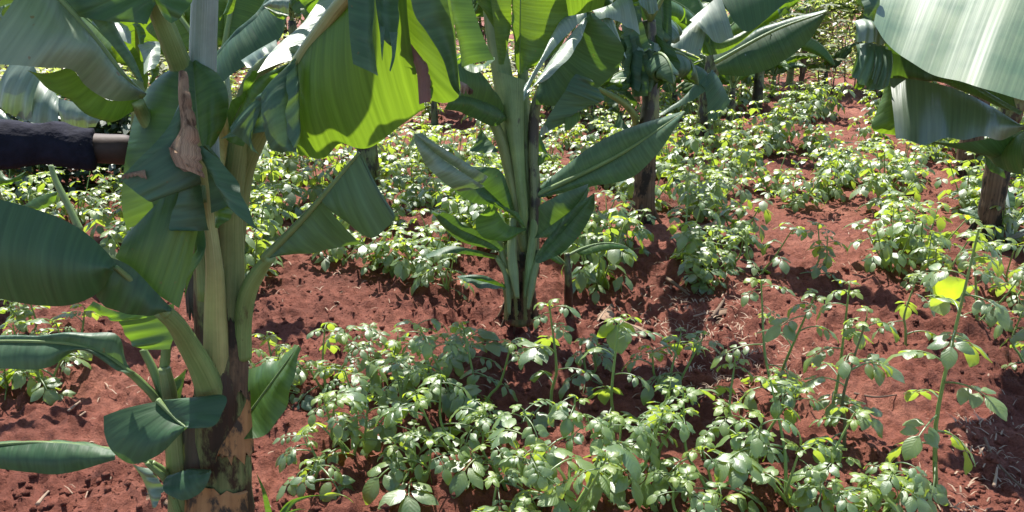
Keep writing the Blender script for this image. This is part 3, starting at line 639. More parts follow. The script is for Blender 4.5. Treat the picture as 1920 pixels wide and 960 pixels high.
pleaf(E, M_TEAL, [([(1080, 138), (1060, 170), (1030, 215), (1012, 250)], (3.3, 3.4), [(1100, 150), (1132, 186), (1090, 205), (1050, 236)], (3.26, 3.36), dict(bulge=.01)),
  ([(1080, 138), (1070, 150), (1060, 170)], 3.3, [(1110, 150), (1134, 186), (1120, 192)], 3.25, dict(bulge=.01))])
pleaf(E, M_LIME, [([(1060, 215), (1075, 212), (1088, 210)], 3.34, [(1058, 245), (1070, 242), (1088, 225)], 3.33, dict(bulge=.004, flip=True)),
  ([(994, 290), (1005, 292), (1026, 288)], 3.7, [(995, 315), (1010, 312), (1028, 298)], 3.7, dict(bulge=.01, flip=True))])
pleaf(E, M_WAX_LIT, [([(1012, 256), (1030, 246), (1045, 232)], 3.38, [(1014, 240), (1028, 232), (1044, 228)], 3.38, dict(bulge=.004))])  # pale piece painting the sunlit bottom of the dark flap
pleaf(E, M_DEEP, [([(1000, 210), (1012, 250), (1028, 290)], 3.72, [(994, 290), (1010, 285), (1029, 290)], 3.74, dict(bulge=.02)), ])
pleaf(E, M_LIME, [([(976, 140), (976, 60), (978, -60)], (3.6, 3.4), [(992, 130), (1040, 100), (1064, 60), (1066, 20), (1060, -60)], (3.5, 3.35), dict(bulge=.04, flip=True, rip=.01)),
  ([(974, 140), (974, 60), (976, -60)], (3.6, 3.4), [(962, 90), (965, 60), (952, -60)], (3.58, 3.45), dict(bulge=.02, flip=True)),
  ([(1066, 30), (1090, 26), (1130, 14)], 3.3, [(1050, -60), (1090, -60), (1150, -60)], 3.2, dict(bulge=.02, flip=True))], label='lime glowing leaf rising at the top of the crown')
pleaf(E, M_LIME, [([(935, 120), (925, 40), (915, -60)], (3.6, 3.45), [(946, 120), (958, 40), (960, -60)], (3.58, 3.42), dict(bulge=.02, flip=True)), ([(932, 60), (922, 20), (912, -60)], (3.6, 3.5), [(905, 15), (890, -10), (880, -60)], (3.6, 3.5), dict(bulge=.02, flip=True))])
pleaf(E, M_DEEP, [([(950, 220), (930, 200), (880, 182), (835, 178)], (3.7, 3.3), [(945, 228), (920, 236), (870, 212), (830, 205)], (3.66, 3.3), dict(bulge=.03)),
  ([(950, 220), (930, 200), (880, 182), (835, 178)], (3.7, 3.3), [(930, 180), (910, 150), (870, 120), (840, 130)], (3.6, 3.35), dict(bulge=.03, flip=True, rip=.01))], label='drooping dark leaf left of the crown')
pleaf(E, M_TEAL, [([(902, 240), (915, 260), (936, 284)], 3.66, [(900, 243), (890, 270), (882, 284), (930, 286)], 3.62, dict(bulge=.01))])
mb = MB(); panel(mb, [(850, 150), (870, 155), (888, 170)], 3.32, [(852, 175), (866, 178), (886, 176)], 3.3, bulge=.02, rip=.01, ragged=.4)
mb.build('dead_tip', M_DRY, E)
# leaf hanging in front of it from above (840-925, 0-130)
pleaf(E, M_MID, [([(822, -60), (845, 20), (860, 80), (866, 128)], 2.9, [(872, -60), (890, 20), (910, 80), (928, 112)], 2.84, dict(bulge=.05, rip=.002)),
  ([(866, 128), (895, 136), (928, 112)], 2.87, [(870, 120), (895, 122), (928, 110)], 2.95, dict(bulge=.01, flip=True))], label='rolled leaf hanging from the top edge')
for az, L, el, dr in ((-.9, 1.5, 1.1, .9), (.8, 1.5, 1.0, .9), (-1.7, 1.2, 1.1, .7), (1.6, 1.3, 1.1, .7)):
    gleaf(E, at(950, -40, 3.6), az, L, el, dr, .24, (.3, .3), 4, M_MID, rng=rg)
# little sucker beside
E, b = plant('banana_sucker', 1066, 592, 'thin banana sucker with a dark stalk just right of the middle banana plant', None, 'banana sucker')
pseudostem(E, [b+Vector((0, 0, -.03)), at(1066, 540, 3.92), at(1063, 475, 3.86)], [.026, .022, .014], M_STEM, seed=2)
gleaf(E, at(1063, 480, 3.86), 1.3, .34, .45, 1.0, .045, tears=1, rng=rg, ribr=.008)
gleaf(E, at(1064, 500, 3.87), -1.9, .22, .9, .9, .035, tears=0, rng=rg, ribr=.007)
# ================================================================== 3 banana behind right of middle
E, b = plant('banana_plant', 1205, 416, 'banana plant behind the long right leaf, its crown a bundle of dark drooping leaves')
D = b.y
def up(e, b, h, lx=0, r=(.085, .075, .065), mat=M_STEMD, seed=1):
    return pseudostem(e, [b+Vector((0, 0, -.05)), b+Vector((lx*.3, 0, h*.4)), b+Vector((lx, 0, h))], r, mat, seed=seed)
up(E, b, .62, .0, (.085, .072, .066)); roots(E, b, .08)
pseudostem(E, [b+Vector((0, 0, .60)), b+Vector((.01, 0, .85)), b+Vector((-.02, .05, 1.35))], [.064, .055, .045], M_STEM, seed=4, name='pseudostem')
d3 = (b-CV).dot(FV)
ppet(E, 'petiole', [(1192, 235), (1188, 215), (1165, 190), (1120, 165)], (d3-.15, d3-.6), (.024, .024, .02, .012), M_RIB)
pleaf(E, M_TEAL, [([(1130, 162), (1150, 175), (1188, 205)], (d3-.5, d3-.2), [(1118, 168), (1130, 190), (1160, 192), (1180, 210)], d3-.4, dict(bulge=.02)),
 ([(1130, 162), (1160, 170), (1190, 200)], (d3-.5, d3-.2), [(1150, 160), (1170, 165), (1196, 190)], d3-.4, dict(bulge=.02))])
pleaf(E, M_DEEP, [([(1160, 205), (1165, 225), (1178, 240)], d3-.3, [(1150, 238), (1160, 240), (1178, 244)], d3-.35, dict(bulge=.02))])
for (A, B, mt) in [
  ([(1185, 60), (1180, 110), (1176, 160)], [(1200, 70), (1205, 120), (1198, 172)], M_DEEP), ([(1200, 60), (1200, 120), (1195, 175)], [(1225, 80), (1232, 130), (1222, 172)], M_TEAL),
  ([(1200, 78), (1230, 82), (1236, 92)], [(1195, 92), (1220, 96), (1238, 94)], M_WAX_LIT), ([(1222, 90), (1228, 130), (1225, 165)], [(1236, 95), (1252, 120), (1258, 140)], M_DEEP),
  ([(1168, 20), (1165, 80), (1166, 130)], [(1200, 10), (1212, 70), (1226, 90)], M_TEAL), ([(1225, 60), (1236, 110), (1232, 168)], [(1262, 90), (1275, 120), (1262, 150)], M_DEEP), ([(1178, 100), (1182, 150), (1186, 182)], [(1215, 100), (1218, 150), (1214, 180)], M_DEEP),
  ([(1182, 60), (1178, 120), (1174, 158)], [(1172, 70), (1172, 120), (1173, 156)], M_TEAL), ([(1185, 120), (1180, 150), (1172, 180)], [(1170, 150), (1165, 165), (1162, 176)], M_DEEP)]:
    pleaf(E, mt, [(A, d3-.35, B, d3-.45, dict(bulge=.03, rip=.008))])
ppet(E, 'petiole', [(1192, 190), (1196, 100), (1190, 60), (1180, 20), (1176, -50)], (d3-.1, d3-.4), (.03, .024, .02, .018, .014), M_DRY)
pleaf(E, M_WAX_LIT, [([(1108, 20), (1150, 5), (1175, -30)], (d3-1.0, d3-.8), [(1118, 34), (1160, 40), (1200, 66)], (d3-1.1, d3-.9), dict(bulge=.03, rip=.006)),
  ([(1108, 24), (1112, 28), (1120, 30)], d3-1.0, [(1112, 60), (1140, 100), (1168, 128)], d3-1.1, dict(bulge=.02, rip=.004)),
  ([(1122, 26), (1130, 20), (1140, 10)], d3-1.0, [(1150, 80), (1165, 100), (1175, 110)], d3-1.05, dict(bulge=.02)),
  ([(1185, -30), (1200, -40), (1220, -50)], d3-.8, [(1200, 10), (1220, 25), (1235, 22)], d3-.9, dict(bulge=.02, rip=.01))], label='striped sunlit strips fanned above the bundle')
pleaf(E, M_LIME, [([(1126, 30), (1136, 28), (1160, 60)], d3-.9, [(1150, 68), (1160, 70), (1172, 60)], d3-.92, dict(bulge=.01, flip=True)),
   ([(1112, 55), (1125, 70), (1140, 92)], d3-.95, [(1120, 62), (1138, 76), (1142, 96)], d3-.93, dict(bulge=.01, flip=True))])
pleaf(E, M_DEEP, [([(1236, -50), (1238, 30), (1240, 90)], d3-.2, [(1256, -50), (1260, 40), (1256, 110)], d3-.25, dict(bulge=.03)), ([(1195, -50), (1200, 20), (1215, 60)], d3-.3, [(1236, -50), (1240, 20), (1244, 80)], d3-.3, dict(bulge=.03, flip=True))])
for az, L, el, dr in ((-1.2, 1.5, 1.1, 1.0), (.3, 1.6, 1.1, .9), (1.9, 1.4, 1.1, .8), (-2.6, 1.1, 1.1, .8)):
    gleaf(E, b+Vector((-.02, 0, 1.35)), az, L, el, dr, .24, (.5, .5), 5, rng=rg)
for az, L, el, dr, h_ in ((-1.5, .8, .6, 1.9, 1.15), (2.9, .5, .5, 1.9, 1.1), (.4, .9, .6, 1.4, 1.2), (1.0, .6, .4, 1.9, 1.1)):
    gleaf(E, b+Vector((-.02, 0, h_)), az, L, el, dr, .2, (.8, .8), 4, M_TEAL if az > 0 else M_DEEP, rng=rg)
# ================================================================== 4 banana farther back, long leaf to the right
E, b = plant('banana_plant', 1318, 262, 'banana plant behind with a big lime lit torn leaf held up over the field')
dd = (b-CV).dot(FV)
up(E, b, .95, .05, (.10, .085, .07), M_STEM); roots(E, b, .1)
pleaf(E, M_WAX_LIT, [([(1252, 84), (1275, 62), (1320, 20), (1350, -15)], 6.6, [(1262, 88), (1292, 98), (1312, 108)], 6.5, dict(bulge=.03)),
  ([(1293, 38), (1320, 15), (1350, -10)], 6.55, [(1320, 60), (1345, 80), (1376, 70)], 6.45, dict(bulge=.04))], label='pale striped flaps of the torn leaf')
pleaf(E, M_DEEP, [([(1345, -10), (1400, -30), (1480, -60)], 6.7, [(1375, 40), (1405, 58), (1480, 0)], 6.6, dict(bulge=.03)),
   ([(1252, 86), (1262, 110), (1258, 125)], 6.7, [(1312, 110), (1300, 118), (1290, 122)], 6.7, dict(bulge=.03))])
pleaf(E, M_LIME, [([(1310, 50), (1350, 75), (1400, 55), (1450, 15)], 6.8, [(1318, 100), (1345, 102), (1385, 82), (1450, 25)], 6.8, dict(bulge=.03, flip=True)),
   ([(1296, 45), (1305, 60), (1325, 50)], 6.8, [(1318, 102), (1330, 104), (1345, 100)], 6.8, dict(bulge=.03, flip=True)), ([(1290, 122), (1305, 115), (1318, 110)], 6.8, [(1288, 120), (1300, 122), (1316, 116)], 6.8, dict(flip=True))])
pleaf(E, M_DEEP, [
  ([(1340, 118), (1390, 90), (1450, 60), (1500, 38), (1550, 22)], (7.4, 7.0), [(1350, 140), (1400, 142), (1460, 120), (1515, 78), (1550, 26)], (7.4, 7.0), dict(bulge=.05)),
  ([(1340, 118), (1390, 90), (1450, 60), (1500, 38), (1550, 22)], (7.4, 7.0), [(1336, 90), (1385, 72), (1440, 48), (1500, 30), (1548, 20)], (7.5, 7.1), dict(bulge=.03))], rib=[(1340, 118), (1450, 58), (1550, 22)], ribd=(7.36, 6.96), ribr=(.02, .008), label='long dark leaf pointing up to the right')
pleaf(E, M_WAX_LIT, [([(1395, 100), (1410, 92), (1430, 80)], 7.28, [(1397, 106), (1415, 98), (1432, 88)], 7.26, dict(bulge=.01)), ([(1440, 62), (1455, 78), (1466, 96)], 7.2, [(1446, 60), (1460, 76), (1470, 95)], 7.2, dict(bulge=.01))])
for A, B in (([(1340, 130), (1310, 150), (1280, 190), (1238, 216)], [(1330, 165), (1300, 188), (1270, 200), (1238, 218)]), ([(1335, 130), (1350, 150), (1370, 190)], [(1320, 150), (1325, 190), (1330, 240)]), ([(1300, 120), (1320, 130), (1335, 150)], [(1295, 150), (1305, 150), (1320, 165)])):
    pleaf(E, M_TEAL, [(A, dd-.5, B, dd-.6, dict(bulge=.04))])
for az, L, el, dr, wd in ((-.6, 1.6, 1.1, .8, .26), (1.0, 1.8, 1.0, .7, .26), (2.2, 1.4, .9, 1.1, .25), (-2.0, 1.3, .9, 1.3, .22)):
    gleaf(E, b+Vector((.05, 0, 1.0)), az, L, el, dr, wd, (.5, .5), 5, rng=rg)
# the right hand banana
E, b = plant('banana_plant', 1848, 452, 'right edge banana plant with a dark dry trunk under a huge white glaring leaf')
up(E, b, .75, -.02, (.074, .074, .072), M_STEMD, 7); roots(E, b, .09)
pseudostem(E, [b+Vector((-.02, 0, .72)), b+Vector((0, -.05, 1.0)), b+Vector((.05, -.1, 1.35))], [.07, .068, .06], M_STEM, seed=4)
b2 = G(1808, 335)
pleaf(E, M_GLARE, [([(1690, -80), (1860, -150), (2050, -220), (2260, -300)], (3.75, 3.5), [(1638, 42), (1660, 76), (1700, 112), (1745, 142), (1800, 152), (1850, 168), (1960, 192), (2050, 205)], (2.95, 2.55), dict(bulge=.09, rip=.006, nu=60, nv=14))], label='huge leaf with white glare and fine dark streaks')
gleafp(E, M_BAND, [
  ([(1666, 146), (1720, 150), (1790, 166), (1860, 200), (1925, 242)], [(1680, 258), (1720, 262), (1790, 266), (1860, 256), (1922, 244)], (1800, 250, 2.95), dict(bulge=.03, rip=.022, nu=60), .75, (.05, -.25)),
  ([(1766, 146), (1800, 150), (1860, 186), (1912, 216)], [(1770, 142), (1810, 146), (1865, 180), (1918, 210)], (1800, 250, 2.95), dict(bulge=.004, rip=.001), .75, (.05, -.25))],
  label='half leaf with broad pale bands hanging under the huge leaf')
pleaf(E, M_LIME, [([(1668, 148), (1676, 200), (1682, 250)], 3.1, [(1664, 150), (1645, 205), (1636, 243), (1680, 254)], 3.14, dict(bulge=.01, flip=True))])
pleaf(E, M_DEEP, [([(1660, 95), (1700, 110), (1760, 145)], 3.15, [(1655, 160), (1700, 150), (1770, 155)], 3.2, dict(bulge=.03)),
  ([(1660, 80), (1740, 120), (1900, 180)], 3.2, [(1660, 150), (1760, 150), (1920, 215)], 3.3, dict(bulge=.03))])
pleaf(E, M_TEAL, [([(1605, 84), (1630, 80), (1665, 88)], 3.05, [(1598, 130), (1612, 160), (1650, 168)], 3.0, dict(bulge=.04, rip=.012)),
  ([(1640, 85), (1655, 90), (1672, 95)], 3.0, [(1632, 150), (1650, 168), (1666, 160)], 2.98, dict(bulge=.03, rip=.01))], label='curled bluish leaf end left of the huge leaf')
pleaf(E, M_WAX_LIT, [([(1600, 40), (1620, 35), (1650, 40)], 3.05, [(1604, 70), (1630, 82), (1668, 80)], 3.0, dict(bulge=.03, rip=.01))])
pleaf(E, M_TEAL, [([(1580, -60), (1620, -30), (1650, 10)], 3.1, [(1600, -10), (1630, 30), (1640, 45)], 3.1, dict(bulge=.03, rip=.01)), ([(1640, -60), (1650, 0), (1640, 40)], 3.06, [(1620, -60), (1616, 10), (1624, 50)], 3.06, dict(bulge=.03, rip=.01))])
pleaf(E, M_LIME, [([(1605, 145), (1612, 150), (1620, 158)], 3.06, [(1602, 165), (1610, 168), (1618, 166)], 3.06, dict(flip=True)), ([(1618, 25), (1626, 20), (1630, 30)], 3.08, [(1612, 42), (1622, 44), (1630, 40)], 3.08, dict(flip=True))])
pleaf(E, M_DEEP, [([(1925, 244), (1890, 262), (1840, 268)], (3.1, 3.4), [(1925, 330), (1880, 318), (1838, 282)], (3.1, 3.4), dict(bulge=.03)), ([(1840, 270), (1850, 280), (1870, 300)], 3.5, [(1842, 290), (1856, 318), (1885, 335)], 3.5, dict(bulge=.02)), ([(1700, 258), (1800, 268), (1925, 244)], 3.2, [(1840, 275), (1880, 300), (1930, 320)], 3.3, dict(bulge=.02))])
for az, L, el, dr in ((.6, 1.6, 1.0, .9), (2.0, 1.7, 1.0, .9), (-.5, 1.7, 1.1, .8), (1.3, 1.5, .7, .9)):
    gleaf(E, b+Vector((.05, -.1, 1.4)), az, L, el, dr, .26, (.4, .4), 4, rng=rg)
E, b = plant('banana_plant', 1806, 338, 'banana trunk standing right behind the right edge trunk, crown hidden by the hanging leaves', base=b2)
up(E, b, 1.2, .02, (.10, .085, .07), M_STEMD, 2)
for az, L, el, dr in ((.2, 1.7, 1.1, .8), (1.4, 1.7, 1.0, .9), (-1.0, 1.5, 1.1, .6), (2.6, 1.5, 1.2, .8)):
    gleaf(E, b+Vector((.05, 0, 1.55)), az, L, el, dr, .26, (.4, .4), 4, rng=rg)
E, b = plant('banana_sucker', 1888, 462, 'pale banana sucker with whitish stalks at the foot of the right edge trunk', None, 'banana sucker')
for az, L, el in ((1.2, .5, 1.0), (.2, .55, 1.2), (2.6, .4, .8), (-.9, .35, .9), (1.9, .5, .5)):
    gleaf(E, b+Vector((0, 0, .05)), az, L, el, 1.1, .06, (.3, .3), 1, M_TEAL, M_RIBW, pet=.35, rng=rg, ribr=.016)
# ================================================================== more bananas of the grove behind (whole plants)
def banana(px, py, h, nl, label, L=1.5, wd=.24, mats=(M_MID, M_TEAL, M_DEEP), seed=1, elev=(.5, 1.3), droop=(.7, 1.5), azs=None, stem=M_STEM, lean=0, r=.085):
    rg2 = random.Random(seed); E, b = plant('banana_plant', px, py, label)
    pseudostem(E, [b+Vector((0, 0, -.05)), b+Vector((lean*.4, 0, h*.5)), b+Vector((lean, 0, h))], [r*1.15, r*.95, r*.7], stem, seed=seed, n=14)
    for k in range(nl):
        az = azs[k] if azs else k*2.4+rg2.uniform(-.3, .3)
        gleaf(E, b+Vector((lean, 0, h-.05+.03*k)), az, L*rg2.uniform(.75, 1.1), rg2.uniform(*elev), rg2.uniform(*droop), wd*rg2.uniform(.8, 1.1), (rg2.uniform(.1, .8), rg2.uniform(.1, .8)), rg2.randint(2, 6), rg2.choice(mats), rng=rg2, ribr=.018)
    return E
banana(693, 362, .95, 8, 'banana plant hidden behind the great drooping leaf, only its lower trunk in view', seed=21, azs=[-1.2, .2, 1.0, -.3, -2.3, 2.4, 0.6, -.8], elev=(.9, 1.35))
banana(1418, 205, .95, 7, 'small banana plant with drooping dark leaves beside the path, farthest right of the back row', seed=5, L=1.2, mats=(M_DEEP, M_TEAL, M_MID), elev=(.3, 1.2), r=.07)
banana(1368, 235, .45, 6, 'low banana plant with upright narrow pale leaves in front of the back row', seed=8, L=.85, wd=.12, mats=(M_MID, M_LIME), elev=(.9, 1.4), droop=(.3, .9), r=.05)
for q_, (x_, y_) in enumerate(((1262, 222), (1338, 206), (1448, 182), (1112, 236), (1545, 172), (1392, 196), (655, 215), (815, 232))):
    banana(x_, y_, .32, 7, ['low leafy banana sprout of the back row under the '+w_ for w_ in ('lime lit torn leaf', 'long dark leaf', 'far banana plants', 'drooping dark half leaf', 'shrubs at the path end', 'low pale banana plant', 'great lime leaf', 'rolled leaf')][q_], L=.8, wd=.13, mats=(M_MID, M_TEAL, M_LIME), seed=60+q_, elev=(.5, 1.3), droop=(.8, 1.6), r=.045)
banana(1150, 215, 1.1, 11, 'banana plant of the back row seen between the middle plant and the drooping bundle', seed=12, r=.06, stem=M_STEM2, droop=(1.2, 2.2))
banana(1255, 190, 1.2, 11, 'banana plant of the back row right of the drooping bundle', seed=14, r=.06, stem=M_STEM2, droop=(1.2, 2.2))
banana(1030, 205, 1.2, 8, 'banana plant of the back row behind the middle plant', seed=15, mats=(M_MID, M_LIME, M_TEAL))
banana(880, 215, 1.1, 8, 'banana plant of the back row left of the middle plant', seed=17)
banana(560, 190, 1.2, 8, 'banana plant with striped bluish leaves behind the cream midrib', seed=31, mats=(M_WAX_LIT, M_TEAL, M_DEEP))
banana(700, 180, 1.3, 8, 'banana plant of the back row behind the great leaf', seed=33)
banana(395, 215, 1.1, 8, 'banana plant behind the oval leaf of the big near plant', seed=35, mats=(M_LIME, M_MID, M_TEAL))
banana(225, 235, .9, 8, 'banana plant with bright lime leaves behind the upper left leaves', seed=37, mats=(M_LIME, M_LIME, M_MID), L=1.4, elev=(.8, 1.4))
banana(70, 262, .8, 8, 'banana plant with broad glossy leaves above the sleeve at the left edge', seed=41, mats=(M_WAX_LIT, M_TEAL), L=1.4, wd=.28)
banana(-60, 240, 1.0, 8, 'banana plant just beyond the left edge behind the arm', seed=43, mats=(M_TEAL, M_LIME))
banana(1480, 158, 1.0, 7, 'far banana plant at the edge of the bush', seed=45, L=1.3, r=.06, stem=M_STEM2, droop=(1.2, 2.2))
banana(1340, 168, 1.3, 11, 'far banana plant above the low pale one', seed=47, L=1.6, r=.06, stem=M_STEM2, droop=(1.2, 2.2))
banana(2010, 300, 1.2, 8, 'banana plant beyond the right edge', seed=49, L=1.6)
# two leaves seen left above the sleeve and at (430-540, 10-160)
E, b = plant('banana_plant', 440, 330, 'upper left banana plant between two stalks, one wide dark leaf edged in white')
pseudostem(E, [b+Vector((0, 0, -.05)), at(425, 250, 4.2), at(412, 150, 4.0)], [.08, .07, .05], M_STEM2)
pleaf(E, M_DEEP, [([(405, 100), (440, 62), (480, 25), (520, -10)], 3.6, [(412, 160), (450, 130), (520, 80), (540, 30)], 3.5, dict(bulge=.03, rip=.004)), ([(404, 100), (440, 60), (480, 24), (500, -5)], 3.6, [(406, 108), (446, 66), (486, 36), (506, 2)], 3.57, dict(bulge=.01))], label='wide dark leaf edged in white')
pleaf(E, M_WAX_LIT, [([(452, 113), (480, 95), (518, 74)], 3.45, [(465, 128), (490, 112), (522, 90)], 3.4, dict(bulge=.01)), ([(492, 10), (515, -5), (545, -5)], 3.4, [(500, 14), (520, 20), (542, 26)], 3.4, dict(bulge=.02, rip=.006))])
pleaf(E, M_LIME, [([(495, 12), (520, 22), (542, 28)], 3.42, [(510, 26), (525, 35), (538, 34)], 3.42, dict(bulge=.01, flip=True)), ([(412, 40), (425, 10), (440, -40)], 3.7, [(415, 30), (436, 20), (452, -40)], 3.7, dict(bulge=.02, flip=True))])
for az, L, el, dr in ((-.4, 1.2, 1.2, .6), (.3, 1.3, 1.2, .8), (-1.4, 1.2, 1.1, .8)):
    gleaf(E, at(412, 150, 4.0), az, L, el, dr, .2, (.4, .4), 4, M_LIME, rng=rg)
E, b = plant('banana_plant', 30, 480, 'banana plant at the left edge whose broad striped leaves hang just above the dark sleeve')
pseudostem(E, [b+Vector((0, 0, -.05)), at(-40, 330, 3.6), at(-60, 180, 3.4)], [.08, .07, .05], M_STEM2)
pleaf(E, M_WAX_LIT, [([(20, 118), (60, 122), (75, 150)], 3.2, [(-10, 190), (20, 215), (60, 228)], 3.2, dict(bulge=.03)), ([(60, 140), (90, 160), (115, 190)], 3.25, [(30, 222), (70, 232), (110, 232)], 3.2, dict(bulge=.03)), ([(110, 185), (150, 195), (200, 215)], 3.2, [(115, 232), (150, 240), (180, 238)], 3.2, dict(bulge=.02)), ([(-20, 200), (0, 205), (20, 222)], 3.15, [(-20, 225), (0, 232), (26, 236)], 3.15, dict(bulge=.02))], label='broad striped leaf ends above the sleeve')
pleaf(E, M_MID, [([(0, 320), (20, 335), (50, 320)], 3.4, [(0, 350), (15, 345), (40, 338)], 3.4, dict(bulge=.02, flip=True)), ([(30, 395), (70, 370), (108, 358)], 3.3, [(50, 398), (90, 388), (110, 362)], 3.3, dict(bulge=.01))])
ppet(E, 'petiole', [(150, 432), (125, 380), (105, 340), (95, 310)], 3.2, (.015, .014, .013, .01), M_RIB)

E, b = plant('banana_plant', 262, 300, 'banana plant with white lit and lime leaves seen through the upper left gap')
pseudostem(E, [b+Vector((0, 0, -.05)), at(262, 230, 5.6), at(262, 150, 5.4)], [.08, .07, .05], M_STEM2)
gleafp(E, M_WAX_LIT, [([(172, 44), (200, 60), (246, 84)], [(176, 40), (225, 42), (246, 60)], (210, 60, 4.6), dict(bulge=.02)),
  ([(258, 84), (268, 110), (270, 140)], [(300, 78), (300, 110), (290, 128)], (275, 100, 4.6), dict(bulge=.02))], 'white lit leaf piece in the gap')
pleaf(E, M_LIME, [([(228, 78), (245, 100), (262, 140), (272, 166)], (4.5, 4.9), [(244, 82), (262, 105), (276, 140), (278, 160)], (4.5, 4.9), dict(bulge=.03, flip=True)), ([(248, 45), (256, 60), (262, 84)], 4.6, [(262, 44), (272, 60), (270, 84)], 4.6, dict(flip=True)),
  ([(280, 128), (284, 145), (278, 160)], 4.6, [(298, 126), (296, 142), (284, 158)], 4.6, dict(flip=True))])
for az, L, el, dr in ((-.9, 1.3, 1.2, .6), (.9, 1.3, 1.2, .8), (2.6, 1.0, 1.1, .8), (-2.2, 1.1, 1.1, .9)):
    gleaf(E, at(262, 150, 5.4), az, L, el, dr, .22, (.4, .4), 4, M_LIME, rng=rg)
# ================================================================== person reaching in from the left
def person():
    sx, sy = -1.72, 1.72
    E = empty('person', (sx, sy, gz(sx, sy)), 'person at the left edge in dark long sleeves reaching behind the banana leaf', 'person')
    g = E.location.z
    hand = at(262, 282, 1.86); el = at(-150, 262, 1.74); sh = Vector((sx+.19, sy+.02, g+1.40))
    skin = plain('dark_skin', (.035, .017, .012), .65, .4, 90, .15, .0008)
    cloth = plain('navy_knit', (.011, .011, .020), .9, .15, 24, .35, .03)
    jean = plain('grey_trousers', (.05, .05, .055), .85, .2, 200, .3, .001)
    def skinobj(name, J, edges, mat, parent, sub=2):
        import bmesh
        bm = bmesh.new(); ly = bm.verts.layers.skin.verify(); vs = []
        for i, j in enumerate(J):
            v_ = bm.verts.new(j[0]); r = j[1]; v_[ly].radius = (r, r) if not isinstance(r, tuple) else r; v_[ly].use_root = (i == 0); vs.append(v_)
        for a_, b_ in edges: bm.edges.new((vs[a_], vs[b_]))
        m = bpy.data.meshes.new(name); bm.to_mesh(m); bm.free()
        o = bpy.data.objects.new(name, m); COL.objects.link(o)
        md = o.modifiers.new('skin', 'SKIN'); md.use_smooth_shade = True
        s2 = o.modifiers.new('sub', 'SUBSURF'); s2.levels = sub; s2.render_levels = sub
        dg = bpy.context.evaluated_depsgraph_get(); me = bpy.data.meshes.new_from_object(o.evaluated_get(dg))
        me.materials.clear(); me.materials.append(mat); bpy.data.objects.remove(o)
        me.name = name; q = bpy.data.objects.new(name, me); COL.objects.link(q)
        q.parent = parent; q.matrix_parent_inverse = Matrix.Translation(-E.location) if parent is E else Matrix.Identity(4)
        return q
    V = Vector
    pel = V((sx, sy, g+.93)); chest = V((sx, sy, g+1.25)); neck = V((sx, sy+.01, g+1.46)); head = V((sx+.02, sy+.03, g+1.62))
    J = [(pel, (.12, .09)), (V((sx, sy, g+1.08)), (.135, .10)), (chest, (.16, .11)), (neck, .055), (V((sx+.01, sy+.02, g+1.53)), .066), (V((sx+.02, sy+.03, g+1.61)), (.092, .108)), (V((sx+.02, sy+.025, g+1.70)), (.088, .105)),
         (sh, .062), (el, .043), (hand.lerp(el, .12), .036), (hand, (.030, .044)),
         (V((sx-.19, sy, g+1.40)), .062), (V((sx-.25, sy+.03, g+1.12)), .045), (V((sx-.24, sy+.12, g+.88)), .03), (V((sx-.235, sy+.14, g+.80)), .034)]
    Ed = [(0, 1), (1, 2), (2, 3), (3, 4), (4, 5), (5, 6), (2, 7), (7, 8), (8, 9), (9, 10), (2, 11), (11, 12), (12, 13), (13, 14)]
    for s_ in (-1, 1):
        k = len(J); J += [(V((sx+.09*s_, sy, g+.86)), .088), (V((sx+.10*s_, sy+.02, g+.48)), .058), (V((sx+.10*s_, sy, g+.09)), .038), (V((sx+.10*s_, sy+.12, g+.035)), .034)]
        Ed += [(0, k), (k, k+1), (k+1, k+2), (k+2, k+3)]
    body = skinobj('body', J, Ed, skin, E)
    # fingers of both hands, curled; the reaching hand closes round the leaf stalk
    fx = (hand-el).normalized(); upv = V((0, 0, 1)); sidev = fx.cross(upv).normalized(); upv = sidev.cross(fx)
    for hb, fx_, up_, sd_ in ((hand, fx, upv, sidev), (J[14][0], V((0, .25, -.97)), V((1, 0, 0)), V((0, .97, .25)))):
        for q, (o_, ln) in enumerate(((.027, .072), (.009, .082), (-.009, .077), (-.026, .060))):
            p0 = hb+up_*o_; c = [p0, p0+fx_*.045, p0+fx_*(.045+ln*.42)+sd_*.012, p0+fx_*(.045+ln*.65)+sd_*.036, p0+fx_*(.045+ln*.7)+sd_*.055]
            skinobj('finger', [(c[0], .010), (c[1], .0095), (c[2], .009), (c[3], .008), (c[4], .0065)], [(0, 1), (1, 2), (2, 3), (3, 4)], skin, E, 1)
        c = [hb-fx_*.01+up_*.02, hb+fx_*.02+up_*.045+sd_*.012, hb+fx_*.045+up_*.055+sd_*.03, hb+fx_*.062+up_*.052+sd_*.045]
        skinobj('thumb', [(c[0], .013), (c[1], .011), (c[2], .0095), (c[3], .008)], [(0, 1), (1, 2), (2, 3)], skin, E, 1)
    # jumper: follows the trunk and arms, ends at wrists and hips
    wr = el.lerp(hand, .80)
    JJ = [(V((sx, sy, g+.82)), (.215, .17)), (V((sx, sy, g+1.08)), (.160, .125)), (chest, (.182, .132)), (V((sx, sy+.005, g+1.42)), .075), (sh, .082), (sh.lerp(el, .5), .072), (el, .064), (el.lerp(wr, .5), .060), (el.lerp(wr, .97), .056), (wr, .056),
          (V((sx-.19, sy, g+1.40)), .082), (V((sx-.25, sy+.03, g+1.12)), .062), (V((sx-.24, sy+.12, g+.90)), .046)]
    EE = [(0, 1), (1, 2), (2, 3), (2, 4), (4, 5), (5, 6), (6, 7), (7, 8), (8, 9), (2, 10), (10, 11), (11, 12)]
    j = skinobj('jumper', JJ, EE, cloth, E); j['label'] = 'dark navy long sleeved jumper'
    # soft folds in the cloth
    co = np.empty(len(j.data.vertices)*3); j.data.vertices.foreach_get('co', co); co = co.reshape(-1, 3)
    no = np.array([tuple(v.normal) for v in j.data.vertices])
